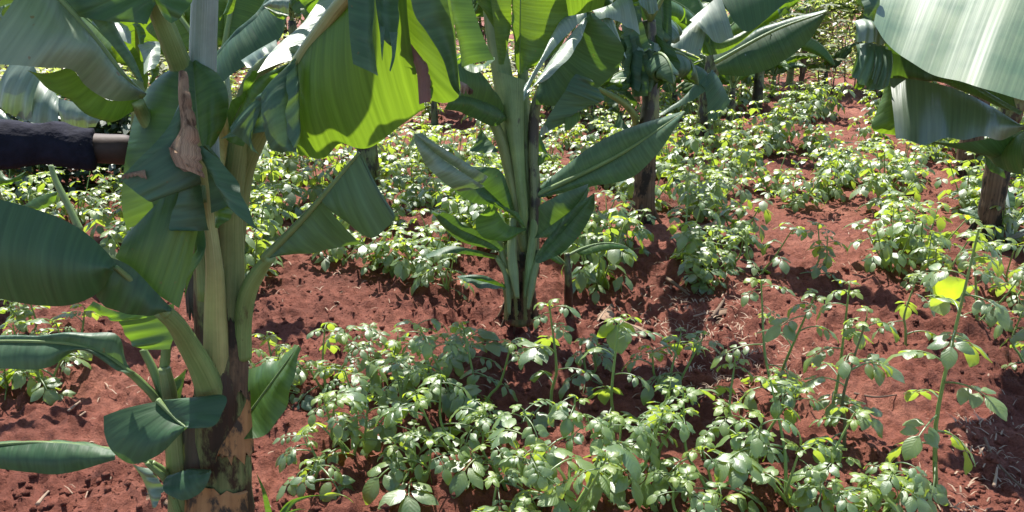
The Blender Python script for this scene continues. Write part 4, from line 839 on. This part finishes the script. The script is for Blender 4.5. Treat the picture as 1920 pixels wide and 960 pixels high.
    f = .024*(vn(co[:, 0]*30, co[:, 2]*9+co[:, 1]*9, 5)-.5)+.006*(vn(co[:, 0]*60, co[:, 2]*22, 6)-.5)
    j.data.vertices.foreach_set('co', (co+no*f[:, None]).ravel())
    TT = [(V((sx, sy, g+.94)), (.13, .10))]; TE = []
    for s_ in (-1, 1):
        k = len(TT); TT += [(V((sx+.09*s_, sy, g+.84)), .102), (V((sx+.10*s_, sy+.02, g+.48)), .075), (V((sx+.10*s_, sy, g+.08)), .06)]; TE += [(0, k), (k, k+1), (k+1, k+2)]
    skinobj('trousers', TT, TE, jean, E)
    boot = plain('black_rubber', (.02, .02, .022), .35, .5)
    for s_ in (-1, 1):
        skinobj('boot', [(V((sx+.10*s_, sy-.03, g+.06)), .055), (V((sx+.10*s_, sy+.06, g+.045)), .048), (V((sx+.10*s_, sy+.17, g+.035)), .038)], [(0, 1), (1, 2)], boot, E)
    hair = plain('black_hair', (.01, .009, .008), .9, .2, 300, .5, .002)
    skinobj('hair', [(V((sx+.02, sy-.035, g+1.63)), (.088, .085)), (V((sx+.02, sy-.01, g+1.71)), (.10, .105))], [(0, 1)], hair, E)
    def ball(c, r, nm, mt, sc=(1, 1, 1)):
        mb = MB(); mb.grid([[V(c)+V((r*sc[0]*sin(a)*cos(b_), r*sc[1]*sin(a)*sin(b_), r*sc[2]*cos(a))) for b_ in [2*pi*k/12 for k in range(12)]] for a in [pi*(i+.01)/8.02 for i in range(9)]], close=True)
        mb.build(nm, mt, E)
    white = plain('eye_white', (.7, .68, .62), .3); blackm = plain('iris', (.01, .008, .006), .2)
    for s_ in (-1, 1):
        ball((sx+.055+.03*0, sy+.095, g+1.635) if s_ > 0 else (sx-.01, sy+.105, g+1.635), .014, 'eye', white); ball((sx+.057, sy+.106, g+1.635) if s_ > 0 else (sx-.009, sy+.116, g+1.635), .007, 'iris', blackm)
        ball((sx+.02+.085*s_, sy+.02, g+1.63), .026, 'ear', skin, (.4, .8, 1.1))
    ball((sx+.025, sy+.122, g+1.605), .017, 'nose', skin, (.9, 1, 1.3)); ball((sx+.024, sy+.108, g+1.568), .02, 'mouth', plain('lips', (.13, .05, .045), .45), (1.2, .5, .4))
person()
# ================================================================== potato plants
def leaflet(mb, base, d, up, L, W, fold=.35, droop=.5, nu=6, nv=2, asym=0, rg=random):
    side = d.cross(up).normalized(); up = side.cross(d).normalized(); rows = []; uvs = []
    P = base.copy(); dirv = d.copy(); pr = (0.10, .74, .99, 1.0, .86, .56, .06) if nu == 6 else (0.12, .95, .85, .04)
    nu_ = len(pr)-1; Nn = up.copy(); wv = rg.uniform(0, 6)
    for i in range(nu_+1):
        t = i/nu_; row = []; uv = []
        for j in range(-nv, nv+1):
            s_ = j/nv; w_ = W*pr[i]*.5
            z = abs(s_)*w_*sin(fold) - (s_*s_)*w_*.35 + .05*W*sin(wv+t*9+s_*3)*abs(s_)
            row.append(P+side*(s_*w_*cos(fold))+Nn*z); uv.append((t, s_))
        rows.append(row); uvs.append(uv)
        a = droop/nu_*(1+.5*t); dn = (dirv*cos(a)-Nn*sin(a)).normalized(); Nn = (Nn*cos(a)+dirv*sin(a)).normalized(); dirv = dn
        P = P+dirv*(L/nu_)
    mb.grid([r[::-1] for r in rows], [r[::-1] for r in uvs])
def compound(mb, smb, base, az, L, elev, npair, scale, rg, hi=True, droop=.9):
    """one compound leaf: a curved rachis with a terminal leaflet and pairs"""
    hd = Vector((sin(az), cos(az), 0)); n = 8; P = [Vector(base)]; D = []; Nn = []
    for i in range(n):
        e = elev-droop*(i/n)**1.2; d = hd*cos(e)+Vector((0, 0, sin(e))); D.append(d); Nn.append(Vector((0, 0, cos(e)))-hd*sin(e)); P.append(P[-1]+d*(L/n))
    if smb is not None: tube(smb, P[::2] if not hi else P, lambda t: .0028*scale*(1-.55*t)+.0006, 4 if not hi else 5, cap=False)
    tl = .078*scale*rg.uniform(.85, 1.15)
    leaflet(mb, P[-1], D[-1], Nn[-1], tl*1.15, tl*.74, rg.uniform(.15, .45), rg.uniform(.4, 1.0), 6 if hi else 3, 2 if hi else 1, rg=rg)
    for k in range(npair):
        f = .92-.24*k-.06; i = max(0, min(n-1, int(f*n))); q = P[i].lerp(P[i+1], f*n-i)
        side = D[i].cross(Nn[i]).normalized()
        for s_ in (-1, 1):
            fw = .35 + .1*k; dd = (side*s_*1.0+D[i]*fw*rg.uniform(.6, 1.5)+Nn[i]*rg.uniform(-.35, .2)).normalized()
            ll = tl*(1-.16*k)*rg.uniform(.7, 1.05); st = q+dd*.008*scale
            u2 = (Nn[i]+side*s_*rg.uniform(-.3, .1)).normalized()
            leaflet(mb, st, dd, u2, ll, ll*rg.uniform(.5, .66), rg.uniform(.1, .4), rg.uniform(.3, .9), 6 if hi else 3, 2 if hi else 1, rg=rg)
# a stock of compound leaf meshes (base at the origin, growing towards +Y)
rgp = random.Random(99)
LEAF = []; YOUNG = []
for i in range(12):
    mb = MB(); L = rgp.uniform(.09, .15); compound(mb, mb, Vector((0, 0, 0)), 0, L, rgp.uniform(.2, .8), rgp.choice((2, 2, 3, 3)), rgp.uniform(.62, 1.0), rgp, True, rgp.uniform(.8, 1.5))
    LEAF.append(mb.mesh('potato_leaf', M_POT))
for i in range(6):
    mb = MB(); compound(mb, mb, Vector((0, 0, 0)), 0, rgp.uniform(.03, .06), rgp.uniform(.6, 1.1), 2, rgp.uniform(.38, .62), rgp, True, rgp.uniform(.7, 1.3))
    YOUNG.append(mb.mesh('potato_leaf_young', M_YNG))
def near_potato(px, py, h, nst, label, spread=.35, big=1.0, name='potato_plant', cat='potato plant', group='potato plants in the near bed', base=None, lean=None, seed=None, smat=None, dens=1.0):
    b = base or G(px, py); rg = random.Random(seed or int(px*3+py*7)); E = empty(name, b, label, cat, group); mb = MB(); todo = []
    for s_ in range(nst):
        a0 = s_*2*pi/max(1, nst)+rg.uniform(-.6, .6); ln = rg.uniform(.5, 1.1)*spread*(0 if nst == 1 else 1); hh = h*rg.uniform(.75, 1.08)
        tip = Vector((sin(a0)*ln*hh*1.3, cos(a0)*ln*hh*1.3, hh)) + (Vector((lean[0], lean[1], 0)) if lean else Vector((0, 0, 0)))
        mid = Vector((tip.x*.62, tip.y*.62, hh*.42)) + Vector((rg.uniform(-.035, .035), rg.uniform(-.035, .035), 0))
        P = cr([Vector((rg.uniform(-.02, .02), rg.uniform(-.02, .02), -.02)), mid*.5+Vector((0, 0, .0)), mid, tip], 14)
        tube(mb, P, lambda t: (.0062-.0036*t)*big*(1+.25*min(1, h)), 7, cap=False)
        nl = max(3, int(hh/(.062 if nst == 1 else .078)*dens)); az = rg.uniform(0, 6.28)
        for k in range(nl):
            t = .16+.8*(k/nl); f = t*13; i = min(12, int(f)); p = P[i].lerp(P[i+1], f-i); az += 2.4+rg.uniform(-.4, .4); todo.append((p, az, (1.12-.45*max(0, t-.5)*2)*rg.uniform(.8, 1.15)*big, False, t))
        for k in range(5):
            yg = k < 3 and rg.random() < .75
            todo.append((P[-1]-Vector((0, 0, .010*k)), az+k*1.9, (rg.uniform(.6, .95) if yg else rg.uniform(.5, .8))*big, yg, 1))
    so = bpy.data.objects.new('stem', mb.mesh('potato_stem', smat or M_PSTEM)); COL.objects.link(so); so.parent = E
    for p, az, sc, yg, t in todo:
        o = bpy.data.objects.new('leaf', rg.choice(YOUNG if yg else LEAF)); COL.objects.link(o); o.parent = E
        o.matrix_local = Matrix.Translation(p) @ Matrix.Rotation(-az, 4, 'Z') @ Matrix.Rotation(rg.uniform(-.35, .25)-(.25 if t < .35 else 0), 4, 'X') @ Matrix.Rotation(rg.uniform(-.3, .3), 4, 'Y') @ Matrix.Scale(sc, 4)
    return E
NEAR = [ # px, py (foot), height m, stems, label
 (512, 742, .26, 3, 'potato plant touching the right side of the big trunk, yellow green tips'),
 (590, 905, .14, 2, 'small low potato sprig on bare soil right of the trunk foot'),
 (612, 742, .27, 4, 'bushy potato plant at the upper left of the near bed'),
 (655, 846, .27, 4, 'potato plant with drooping pale leaflets low in the left of the near bed'),
 (700, 730, .32, 4, 'potato plant with white glaring leaflets at the upper edge of the near bed'),
 (735, 812, .32, 4, 'dense potato plant in the middle of the left half of the near bed'),
 (770, 900, .20, 3, 'low potato plant at the lower edge of the near bed, left half'),
 (800, 752, .30, 4, 'potato plant in the upper row just left of the banana shadow'),
 (850, 856, .32, 4, 'potato plant with broad pale five leaflet leaf facing the viewer'),
 (895, 770, .38, 3, 'potato plant in the dark shade below the middle banana'),
 (945, 905, .20, 3, 'low sprawling potato plant left of the bushy one at the bottom edge'),
 (1026, 772, .56, 1, 'tall single stemmed potato plant in front of the middle banana base, tip overlapping its trunk'),
 (1060, 985, .44, 5, 'bushiest potato plant, lime tipped, at the bottom edge below the middle banana'),
 (960, 1040, .24, 4, 'potato plant cut by the bottom edge left of the bushiest one'),
 (1160, 930, .30, 3, 'potato plant right of the bushiest one at the bottom edge'),
 (1152, 812, .52, 1, 'tall potato plant with one lime lit leaf at its tip right of the middle banana'),
 (1232, 885, .32, 4, 'potato plant of dense pale leaves in the centre right of the near bed'),
 (1330, 930, .34, 4, 'potato plant with long bare lower stems at the bottom right of the near bed'),
 (1290, 1010, .26, 3, 'potato plant cut by the bottom edge, right of centre'),
 (1402, 860, .36, 4, 'potato plant with arching sprays between the two tall groups'),
 (1450, 752, .50, 2, 'tall potato plant with dark crinkled tip left of the tallest pair'),
 (1478, 940, .40, 4, 'potato plant with a pale glaring top at the bottom right'),
 (1556, 800, .62, 1, 'taller stem of the tallest pair in the near bed, bluish leaf at its tip'),
 (1588, 846, .58, 1, 'second stem of the tallest pair, lime spray leaning right'),
 (1600, 985, .28, 4, 'potato plant cut by the bottom edge, left of the lone tall stem'),
 (1660, 960, .16, 2, 'small potato sprig in the bottom right soil'),
 (1260, 745, .24, 3, 'potato plant at the upper edge of the near bed in front of dry litter'),
 (1100, 715, .22, 2, 'potato plant in shade beside the thin banana sucker'),
 (860, 700, .22, 3, 'potato plant at the upper edge left of the middle banana shadow'),
 (1742, 925, 1.0, 1, 'lone tall potato plant at the right, thick upright stem, one lime lit leaf'),
 (1700, 640, .30, 1, 'thin potato plant behind the lone tall one, bluish leaves at its top'),
 (1832, 602, .40, 4, 'bushy potato plant right of the lone tall stem, in front of the right trunk'),
 (1768, 540, .36, 4, 'potato plant just left in front of the right trunk'),
 (1905, 560, .34, 3, 'potato plant at the right edge below the pale sucker'),
 (1925, 690, .22, 2, 'small potato plant cut by the right edge'),
 (1522, 520, .32, 2, 'potato plant standing alone on red soil right of the near bare patch'),
 (1420, 520, .32, 3, 'potato plant at the front edge of the far bed beside bare soil'),
 (1370, 505, .30, 3, 'potato plant at the front edge of the far bed left of the bare patch'),
 (1283, 495, .52, 2, 'tall thin potato plant right of the drooping banana trunk'),
 (1175, 480, .30, 3, 'potato plant left in front of the drooping banana trunk'),
 (838, 545, .26, 3, 'potato plant left of the middle banana foot'),
 (52, 640, .30, 4, 'potato plant at the left edge with lime tips under the wide dark leaf'),
 (95, 735, .20, 3, 'dark leaved low potato plant on bare soil at the left'),
 (15, 730, .22, 3, 'potato plant cut by the left edge above the low dark leaf'),
 (135, 668, .20, 2, 'small potato plant between the left edge clump and the banana sucker'),
]
for i, (x, y, h, n, lab) in enumerate(NEAR):
    big = 1.0
    near_potato(x, y, h*(.84 if n > 3 else 1), 3 if n == 4 and i % 3 else n, lab, spread=.42 if n > 1 else .05, big=big, seed=i*11+3, smat=M_PSTEMD if 'tallest pair, ' in lab else None, dens=.7 if n > 3 else .95)
# one big thin leaf with the sun behind it on the lone tall plant, and one on the lime tipped plant
for nm, (x0, y0, x1, y1, d0, L, W) in (('a', (1742, 560, 1790, 545, 2.62, .10, .105)), ('b', (1152, 600, 1160, 640, 3.05, .11, .09))):
    tgt = [o for o in COL.objects if o.get('label', '').startswith('lone tall potato' if nm == 'a' else 'tall potato plant with one lime')][0]
    p0 = at(x0, y0, d0)-tgt.location; p1 = at(x1, y1, d0-.06)-tgt.location; mb = MB(); rq = random.Random(4)
    tube(mb, [p0, p0.lerp(p1, .3)], .0025, 5)
    leaflet(mb, p0.lerp(p1, .3), (p1-p0).normalized(), Vector((0, -.95, -.2)).normalized(), L, W, .15, .5, rg=rq)
    for s_ in (-1, 1):
        sd_ = (p1-p0).normalized().cross(Vector((0, -.5, .8))).normalized(); leaflet(mb, p0.lerp(p1, .3), (sd_*s_+(p1-p0).normalized()*.5+Vector((0, 0, -.2))).normalized(), Vector((0, -.95, -.2)), L*.75, W*.7, .15, .4, rg=rq)
    o = mb.build('leaf', M_YNG, None); o.parent = tgt; o['label'] = 'lime leaf lit through by the sun'
def far_variant(seed, tall=1.0):
    rg = random.Random(seed); fm = MB(); sm = MB(); ym = MB()
    for s_ in range(rg.randint(4, 6)):
        a0 = s_*1.3+rg.uniform(-.4, .4); hh = rg.uniform(.2, .34)*tall; ln = rg.uniform(.06, .2)
        tip = Vector((sin(a0)*ln, cos(a0)*ln, hh)); P = cr([Vector((0, 0, -.02)), Vector((tip.x*.4, tip.y*.4, hh*.3)), tip], 8)
        tube(sm, P, lambda t: .006-.003*t, 5, cap=False); az = rg.uniform(0, 6)
        for k in range(6):
            t = .2+.13*k; f = t*7; i = min(6, int(f)); az += 2.4
            compound(fm, None, P[i].lerp(P[i+1], f-i), az, rg.uniform(.07, .12), rg.uniform(.2, .7), rg.choice((1, 2, 2)), rg.uniform(.8, 1.1), rg, False, rg.uniform(.8, 1.4))
        for k in range(3): compound(ym, None, P[-1], az+k*2.1, .05, rg.uniform(.6, 1.1), 2, .6, rg, False, 1.0)
    return fm.mesh('potato_foliage', M_POT), ym.mesh('potato_young_foliage', M_YNG), sm.mesh('potato_stem', M_PSTEM)
FAR = [far_variant(200+i) for i in range(9)]
ZL = {'a': ('leafy potato plant in the sunlit bed behind the left banana leaves', 'potato plants behind the left bananas'),
      'b': ('leafy potato plant in the far bed between the great lime leaf and the middle banana', 'potato plants left of the middle banana'),
      'c': ('leafy potato plant in the far bed between the middle banana and the drooping bundle', 'potato plants right of the middle banana'),
      'd': ('leafy potato plant in the wide far bed right of the drooping banana bundle', 'potato plants of the wide far bed'),
      'e': ('small far potato plant near the shrubs where the red path ends', 'potato plants near the shrubs')}
def inpoly(x, y, P):
    c = False; j = len(P)-1
    for i in range(len(P)):
        if (P[i][1] > y) != (P[j][1] > y) and x < (P[j][0]-P[i][0])*(y-P[i][1])/(P[j][1]-P[i][1])+P[i][0]: c = not c
        j = i
    return c
BARE = [[(1450, 400), (1560, 392), (1650, 410), (1670, 500), (1600, 530), (1460, 480)], [(1510, 222), (1640, 210), (1650, 262), (1560, 285), (1500, 262)], [(1690, 318), (1800, 300), (1830, 390), (1740, 400)],
        [(1400, 205), (1450, 190), (1500, 200), (1470, 235), (1400, 240)], [(900, 470), (1060, 470), (1090, 620), (860, 620)], [(600, 330), (660, 340), (640, 372), (590, 365)], [(1465, 305), (1545, 300), (1540, 340), (1480, 345)], [(1600, 190), (1680, 180), (1700, 215), (1620, 215)], [(1130, 400), (1330, 430), (1330, 500), (1180, 500)], [(540, 375), (590, 365), (580, 400)]]
def proj(p):
    q = p-CV; d = q.dot(FV); return 960+FPX*q.dot(RV)/d, 480-FPX*q.dot(UV_)/d, d
rg = random.Random(5); placed = []
tries = 0
while len(placed) < 242 and tries < 60000:
    tries += 1
    Y = 4.1+13.0*rg.random()**1.5; X = rg.uniform(-1, 1)*(Y*.68+.3)
    px, py, d = proj(Vector((X, Y, gz(X, Y))))
    if not (-60 < px < 1990): continue
    lim = 522 if px < 780 else (540 if px < 1330 else (500 if px < 1460 else (405 if px < 1650 else 520)))
    if px < 250: lim = 470
    lim += 14*sin(px*.03)
    if py > lim or py < 172: continue
    if any(inpoly(px, py, P) for P in BARE): continue
    ms = .27+.028*(Y-4)
    if any((X-a)**2+(Y-b_)**2 < ms*ms for a, b_ in placed): continue
    placed.append((X, Y))
print('far potato plants', len(placed))
for k, (X, Y) in enumerate(sorted(placed, key=lambda q: q[1])):
    px, py, d = proj(Vector((X, Y, 0)))
    z = 'e' if py < 235 and px > 1300 else ('a' if px < 470 else ('b' if px < 960 else ('c' if px < 1200 else 'd')))
    E = empty('potato_plant', (X, Y, gz(X, Y)), ZL[z][0], 'potato plant', ZL[z][1])
    s_ = rg.uniform(.82, 1.2)*(1+.02*(Y-4)); E.scale = (s_, s_, s_*rg.uniform(.8, 1.1)); E.rotation_euler = (0, 0, rg.uniform(0, 6.28))
    f_, y_, t_ = FAR[k % 9]
    for nm, me in (('foliage', f_), ('young_foliage', y_), ('stem', t_)):
        o = bpy.data.objects.new(nm, me); COL.objects.link(o); o.parent = E
# ================================================================== grass sprouts at the bottom
def blade(mb, pts, w0, d):
    P = cr(rail(pts, d), 16)
    rows = []; uvs = []
    for i, p in enumerate(P):
        t = i/15; w_ = w0*(1-t**2)*min(1, .5+t*3); rows.append([p-RV*w_+UV_*w_*.3, p-FV*w_*.4*-1, p+RV*w_*.7-UV_*w_*.3]); uvs.append([(t, 0), (t, .4), (t, .8)])
    mb.grid(rows, uvs)
b = G(515, 1010); E = empty('grass_tuft', b, 'small grass tuft with a long yellow tipped blade right of the trunk foot', 'grass tuft')
mb = MB()
blade(mb, [(515, 1005), (505, 960), (495, 920), (480, 885)], .012, (2.02, 1.96)); blade(mb, [(515, 1005), (540, 950), (575, 932), (620, 928)], .012, (2.02, 1.98))
blade(mb, [(515, 1005), (528, 965), (545, 940), (552, 936)], .011, (2.02, 2.0)); blade(mb, [(515, 1005), (525, 975), (560, 955), (590, 962)], .008, (2.02, 2.0))
mb.build('blade', M_MID, E)
mb = MB(); blade(mb, [(612, 930), (632, 926), (650, 932), (664, 944)], .013, (1.98, 1.98)); mb.build('blade', M_YNG, E)['label'] = 'yellow dried tip of the longest blade'
# ================================================================== dry pieces lying on the soil
def stick(name, pts, r, mat, label, cat, group=None):
    W = [G(x, y)+Vector((0, 0, .018)) for x, y in pts]
    E = MB(); P = cr(W, 14); P = [p-W[0] for p in P]; tube(E, P, lambda t: r*(1-.5*t), 6)
    o = E.build(name, mat, None); o.location = W[0]; tag(o, label, cat, group)
stick('dry_stick', [(120, 812), (140, 796), (162, 780)], .006, M_STRAW, 'pale dry stick on the soil between the left edge leaf and the sucker', 'stick')
stick('dry_stick', [(130, 778), (142, 768), (152, 760)], .006, M_STRAW, 'short pale chip above the longer stick at the left', 'stick')
stick('dry_stick', [(72, 955), (84, 940), (93, 930)], .007, M_STRAW, 'pale dry stick near the bottom left corner', 'stick')
stick('dry_stick', [(1250, 528), (1272, 544), (1292, 560)], .012, M_TWIG, 'greyish broken stick on soil right of the middle banana', 'stick')
stick('dry_stick', [(1330, 605), (1350, 580), (1362, 556)], .013, M_TWIG, 'curved dry stalk on the mulch patch in front of the far bed', 'stick')
stick('dry_stick', [(1340, 525), (1355, 540), (1372, 552)], .007, M_STRAW, 'thin pale straw right of the curved stalk', 'stick')
stick('dry_stick', [(1845, 830), (1862, 868), (1895, 905), (1925, 930)], .006, M_TWIG, 'long thin dark vine lying in the bottom right corner', 'vine')
stick('dry_stick', [(1600, 745), (1640, 752), (1680, 748)], .005, M_TWIG, 'thin brown twig on soil left of the lone tall potato plant', 'stick')
stick('dry_stick', [(1862, 920), (1866, 900), (1868, 885)], .006, M_STRAW, 'short pale straw right of the lone tall stem foot', 'stick')
stick('dry_stick', [(1640, 480), (1660, 468), (1668, 470)], .006, M_DRYP, 'withered purplish sprig tip on the red soil right', 'twig')
# loose soil crumbs (nobody could count them) and straw litter
rg = random.Random(3); mb = MB()
for k in range(26000):
    Y = 1.7+7*rg.random()**1.7; X = rg.uniform(-1, 1)*(Y*.68+.2); r_ = .003+.017*rg.random()**4
    if vn(X*2.2, Y*2.2, 71)+.25*rg.random() < .55: continue
    if Y > 4.5: r_ *= .6
    c = Vector((X, Y, gz(X, Y)+float(small(X, Y))+r_*.05)); b0 = len(mb.v)
    dirs = [Vector(q) for q in ((1, 0, 0), (0, 1, 0), (-1, 0, 0), (0, -1, 0), (0, 0, 1), (0, 0, -1))]
    q = [c+Vector((d.x*rg.uniform(.7, 1.3), d.y*rg.uniform(.7, 1.3), d.z*rg.uniform(.6, 1)))*r_ for d in dirs]; mb.v.extend([tuple(p) for p in q])
    for f in ((0, 1, 4), (1, 2, 4), (2, 3, 4), (3, 0, 4), (1, 0, 5), (2, 1, 5), (3, 2, 5), (0, 3, 5)): mb.f.append(tuple(b0+i for i in f)); mb.uv.extend([(0, 0)]*3)
o = mb.build('soil_crumbs', M_SOIL, None, smooth=True); tag(o, kind='stuff', label='loose crumbs and clods of red soil strewn over the field', cat='soil crumbs')
mb = MB()
def litter(cx, cy, sx_, sy_, n, r0=.0013):
    for k in range(n):
        g = G(cx+rg.gauss(0, sx_), cy+rg.gauss(0, sy_)); a = rg.uniform(0, 3.14); L = rg.uniform(.012, .06); z = float(small(g.x, g.y))+.008
        p0 = g+Vector((0, 0, z)); p1 = p0+Vector((cos(a)*L, sin(a)*L, rg.uniform(0, .012))); w_ = rg.uniform(.6, 2.4)*r0; n_ = Vector((-sin(a), cos(a), 0))*w_
        m_ = p0.lerp(p1, .5)+Vector((0, 0, .006)); mb.grid([[p0-n_, p0+n_], [m_-n_, m_+n_], [p1-n_*.4, p1+n_*.4]])
litter(1330, 610, 75, 30, 230); litter(1300, 580, 60, 40, 160); litter(1450, 690, 60, 30, 110); litter(1330, 700, 60, 40, 160); litter(1860, 840, 50, 55, 120); litter(1760, 940, 80, 25, 60); litter(620, 545, 120, 22, 40); litter(250, 790, 150, 80, 40); litter(1080, 640, 120, 40, 120); litter(1640, 470, 80, 40, 60)
o = mb.build('dry_litter', M_STRAW, None); tag(o, kind='stuff', label='dry straw and leaf scraps scattered on the soil', cat='litter')
# ================================================================== shrubs and trees closing the view
def cloud(seed, n, R3, leaf, clumps=14, hollow=.35):
    rg = random.Random(seed); mb = MB(); C = []
    for k in range(clumps):
        a = rg.uniform(0, 6.28); e = rg.uniform(-.6, 1.4); r_ = rg.uniform(.45, 1)
        C.append(Vector((cos(a)*cos(e)*R3[0]*r_, sin(a)*cos(e)*R3[1]*r_, sin(e)*R3[2]*r_)))
    for k in range(n):
        c = rg.choice(C); s_ = .33*min(R3); p = c+Vector((rg.gauss(0, s_), rg.gauss(0, s_), rg.gauss(0, s_*.8)))
        d = Vector((rg.uniform(-1, 1), rg.uniform(-1, 1), rg.uniform(-.7, .3))).normalized(); u = Vector((rg.uniform(-.6, .6), rg.uniform(-.6, .6), 1)).normalized(); sd = d.cross(u).normalized(); u = sd.cross(d); L = leaf*rg.uniform(.6, 1.3); w_ = L*.3
        b = len(mb.v); q = [p, p+d*L*.4+sd*w_+u*w_*.3, p+d*L, p+d*L*.4-sd*w_+u*w_*.3]; mb.v.extend([tuple(x) for x in q])
        mb.f.append((b, b+3, b+2, b+1)); mb.uv.extend([(0, 0), (.4, -1), (1, 0), (.4, 1)])
    return mb, C
def woody(name, X, Y, h, R3, n, leaf, mat, label, cat, seed, group=None, twigs=10, r=.03, src=None, ch=.6):
    E = empty(name, (X, Y, gz(X, Y)), label, cat, group); m, C = cloud(seed, n, R3, leaf)
    top = Vector((0, 0, h*ch)); o = bpy.data.objects.new('crown', m.mesh('crown', mat)); COL.objects.link(o); o.parent = E; o.location = top
    t = MB(); rg = random.Random(seed)
    tube(t, cr([Vector((0, 0, -.1)), Vector((rg.uniform(-.1, .1), 0, h*.3)), top], 10), lambda q: r*(1-.6*q), 7)
    for k in range(twigs):
        c = C[k % len(C)]+top; s0 = Vector((rg.uniform(-.15, .15), rg.uniform(-.1, .1), h*rg.uniform(.0, .35)))
        tube(t, cr([s0, s0.lerp(c, .5)+Vector((rg.uniform(-.1, .1), 0, rg.uniform(-.1, .15))), c+Vector((rg.uniform(-.1, .1), 0, rg.uniform(0, .4)))], 7), lambda q: r*.45*(1-.75*q), 5)
    o = bpy.data.objects.new('trunk', t.mesh('trunk', M_TWIG)); COL.objects.link(o); o.parent = E
    return E
SH = [(1560, 172, 2.0, 'sparse twiggy shrub at the end of the red path'), (1602, 168, 2.3, 'tall thin shrub with bare reddish twigs near the top right gap'), (1640, 172, 1.9, 'shrub behind the curled bluish leaf end'),
      (1585, 160, 2.8, 'loose grey green shrub behind the twiggy ones'), (1690, 165, 2.2, 'shrub hidden by the huge leaf'), (1535, 160, 2.4, 'shrub left of the twiggy ones, behind the long dark leaf'), (1460, 155, 2.0, 'shrub behind the far banana plants'), (1750, 160, 2.4, 'shrub beyond the huge leaf at the right')]
for i, (x, y, h, lab) in enumerate(SH):
    g = G(x, y); woody('shrub', g.x, g.y, h, (.75, .6, .9), 900 if i < 4 else 1100, .10, M_BUSH, lab, 'shrub', 300+i, 'shrubs at the far edge of the field', 7, .013, ch=.42)
g = G(1500, 178); E = empty('cassava_plant', g, 'dark leafy shrub with broad fingered leaves at the left of the path end', 'shrub')
m = MB(); st = MB(); rg = random.Random(77)
for k in range(26):
    a = k*2.4; hh = .25+.045*k; P0 = Vector((cos(a)*.05, sin(a)*.05, hh)); P1 = P0+Vector((cos(a)*.45, sin(a)*.45, .12)); tube(st, [Vector((0, 0, -.05)), P0.lerp(Vector((0, 0, 0)), .4), P0, P1], [.015, .012, .008, .004], 5)
    for f in range(6):
        aa = a+(f-2.5)*.5; leaflet(m, P1, Vector((cos(aa), sin(aa), .1)).normalized(), Vector((0, 0, 1)), .2, .07, .2, .35, 3, 1, rg=rg)
for nm, q, mt in (('foliage', m, M_BUSH), ('stem', st, M_TWIG)):
    o = bpy.data.objects.new(nm, q.mesh(nm, mt)); COL.objects.link(o); o.parent = E
rg = random.Random(61); m = MB()
for k in range(42000):
    X = rg.uniform(-24, 19); Y = (15.9 if X > 2.6 else 13.6)+rg.random()*(7 if X > 2.6 else 8); zc = (1.0 if Y > 17.8 else .6)*rg.random()**1.3*(.5+vn(X*1.2, Y*1.2, 4)); p = Vector((X, Y, gz(X, Y)+float(zc)))
    d = Vector((rg.uniform(-1, 1), rg.uniform(-1, 1), rg.uniform(-.5, .6))).normalized(); sd = d.cross(Vector((rg.uniform(-.5, .5), rg.uniform(-.5, .5), 1))).normalized(); L = rg.uniform(.08, .2); b = len(m.v)
    m.v.extend([tuple(p), tuple(p+d*L*.4+sd*L*.28), tuple(p+d*L), tuple(p+d*L*.4-sd*L*.28)]); m.f.append((b, b+3, b+2, b+1)); m.uv.extend([(0, 0), (.4, -1), (1, 0), (.4, 1)])
o = m.build('undergrowth', M_BUSH, None); tag(o, kind='stuff', label='dense leafy undergrowth along the far edge of the field', cat='undergrowth')
rg = random.Random(60)
TL = ['leftmost', 'second', 'third', 'fourth', 'fifth', 'sixth', 'seventh', 'eighth', 'ninth', 'tenth', 'eleventh', 'twelfth', 'thirteenth', 'fourteenth']
for k in range(14):
    X = -15+k*2.35+rg.uniform(-.4, .4); Y = 19.5+rg.uniform(-1, 2.5)
    if 2.5 < X < 11: continue
    woody('tree', X, Y, rg.uniform(4, 5.5), (1.7, 1.3, 1.9), 4200, .2, M_BUSH, ('leafy tree behind the field, '+TL[k]+' counting from the left' if X < 3 else 'leafy tree behind the huge glaring leaf, '+('nearer the gap' if X < 13.5 else 'farther right')), 'tree', 400+k, 'trees behind the field', 12, .05, ch=.42)
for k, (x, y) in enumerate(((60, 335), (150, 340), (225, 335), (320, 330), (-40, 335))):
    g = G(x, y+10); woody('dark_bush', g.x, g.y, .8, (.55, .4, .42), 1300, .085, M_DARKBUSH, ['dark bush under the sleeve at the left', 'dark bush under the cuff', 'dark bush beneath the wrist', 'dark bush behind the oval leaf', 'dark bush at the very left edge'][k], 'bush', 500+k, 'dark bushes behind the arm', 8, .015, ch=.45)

# withered banana leaves lying about
for k, (x, y, az, L, lab) in enumerate(((1300, 600, 1.2, .38, 'curled dry banana leaf on the mulch right of the middle banana'), (1225, 640, -.6, .26, 'small dry banana leaf scrap below the curled one'), (240, 930, 1.9, .22, 'dry leaf scrap left of the sucker foot'), (1120, 610, .4, .26, 'dry leaf beside the thin banana sucker'), (1290, 440, .9, .5, 'dry banana leaf lying right of the drooping banana trunk'), (1800, 470, -.8, .45, 'dry banana leaf lying left of the right edge trunk'))):
    g = G(x, y); E = empty('dead_banana_leaf', g, lab, 'dead leaf')
    gleaf(E, g+Vector((0, 0, .02)), az, L, .12, .25, .035+.02*(k % 2), (.7, .2), 2, M_DRY, M_STRAW, rng=random.Random(k), ribr=.005)
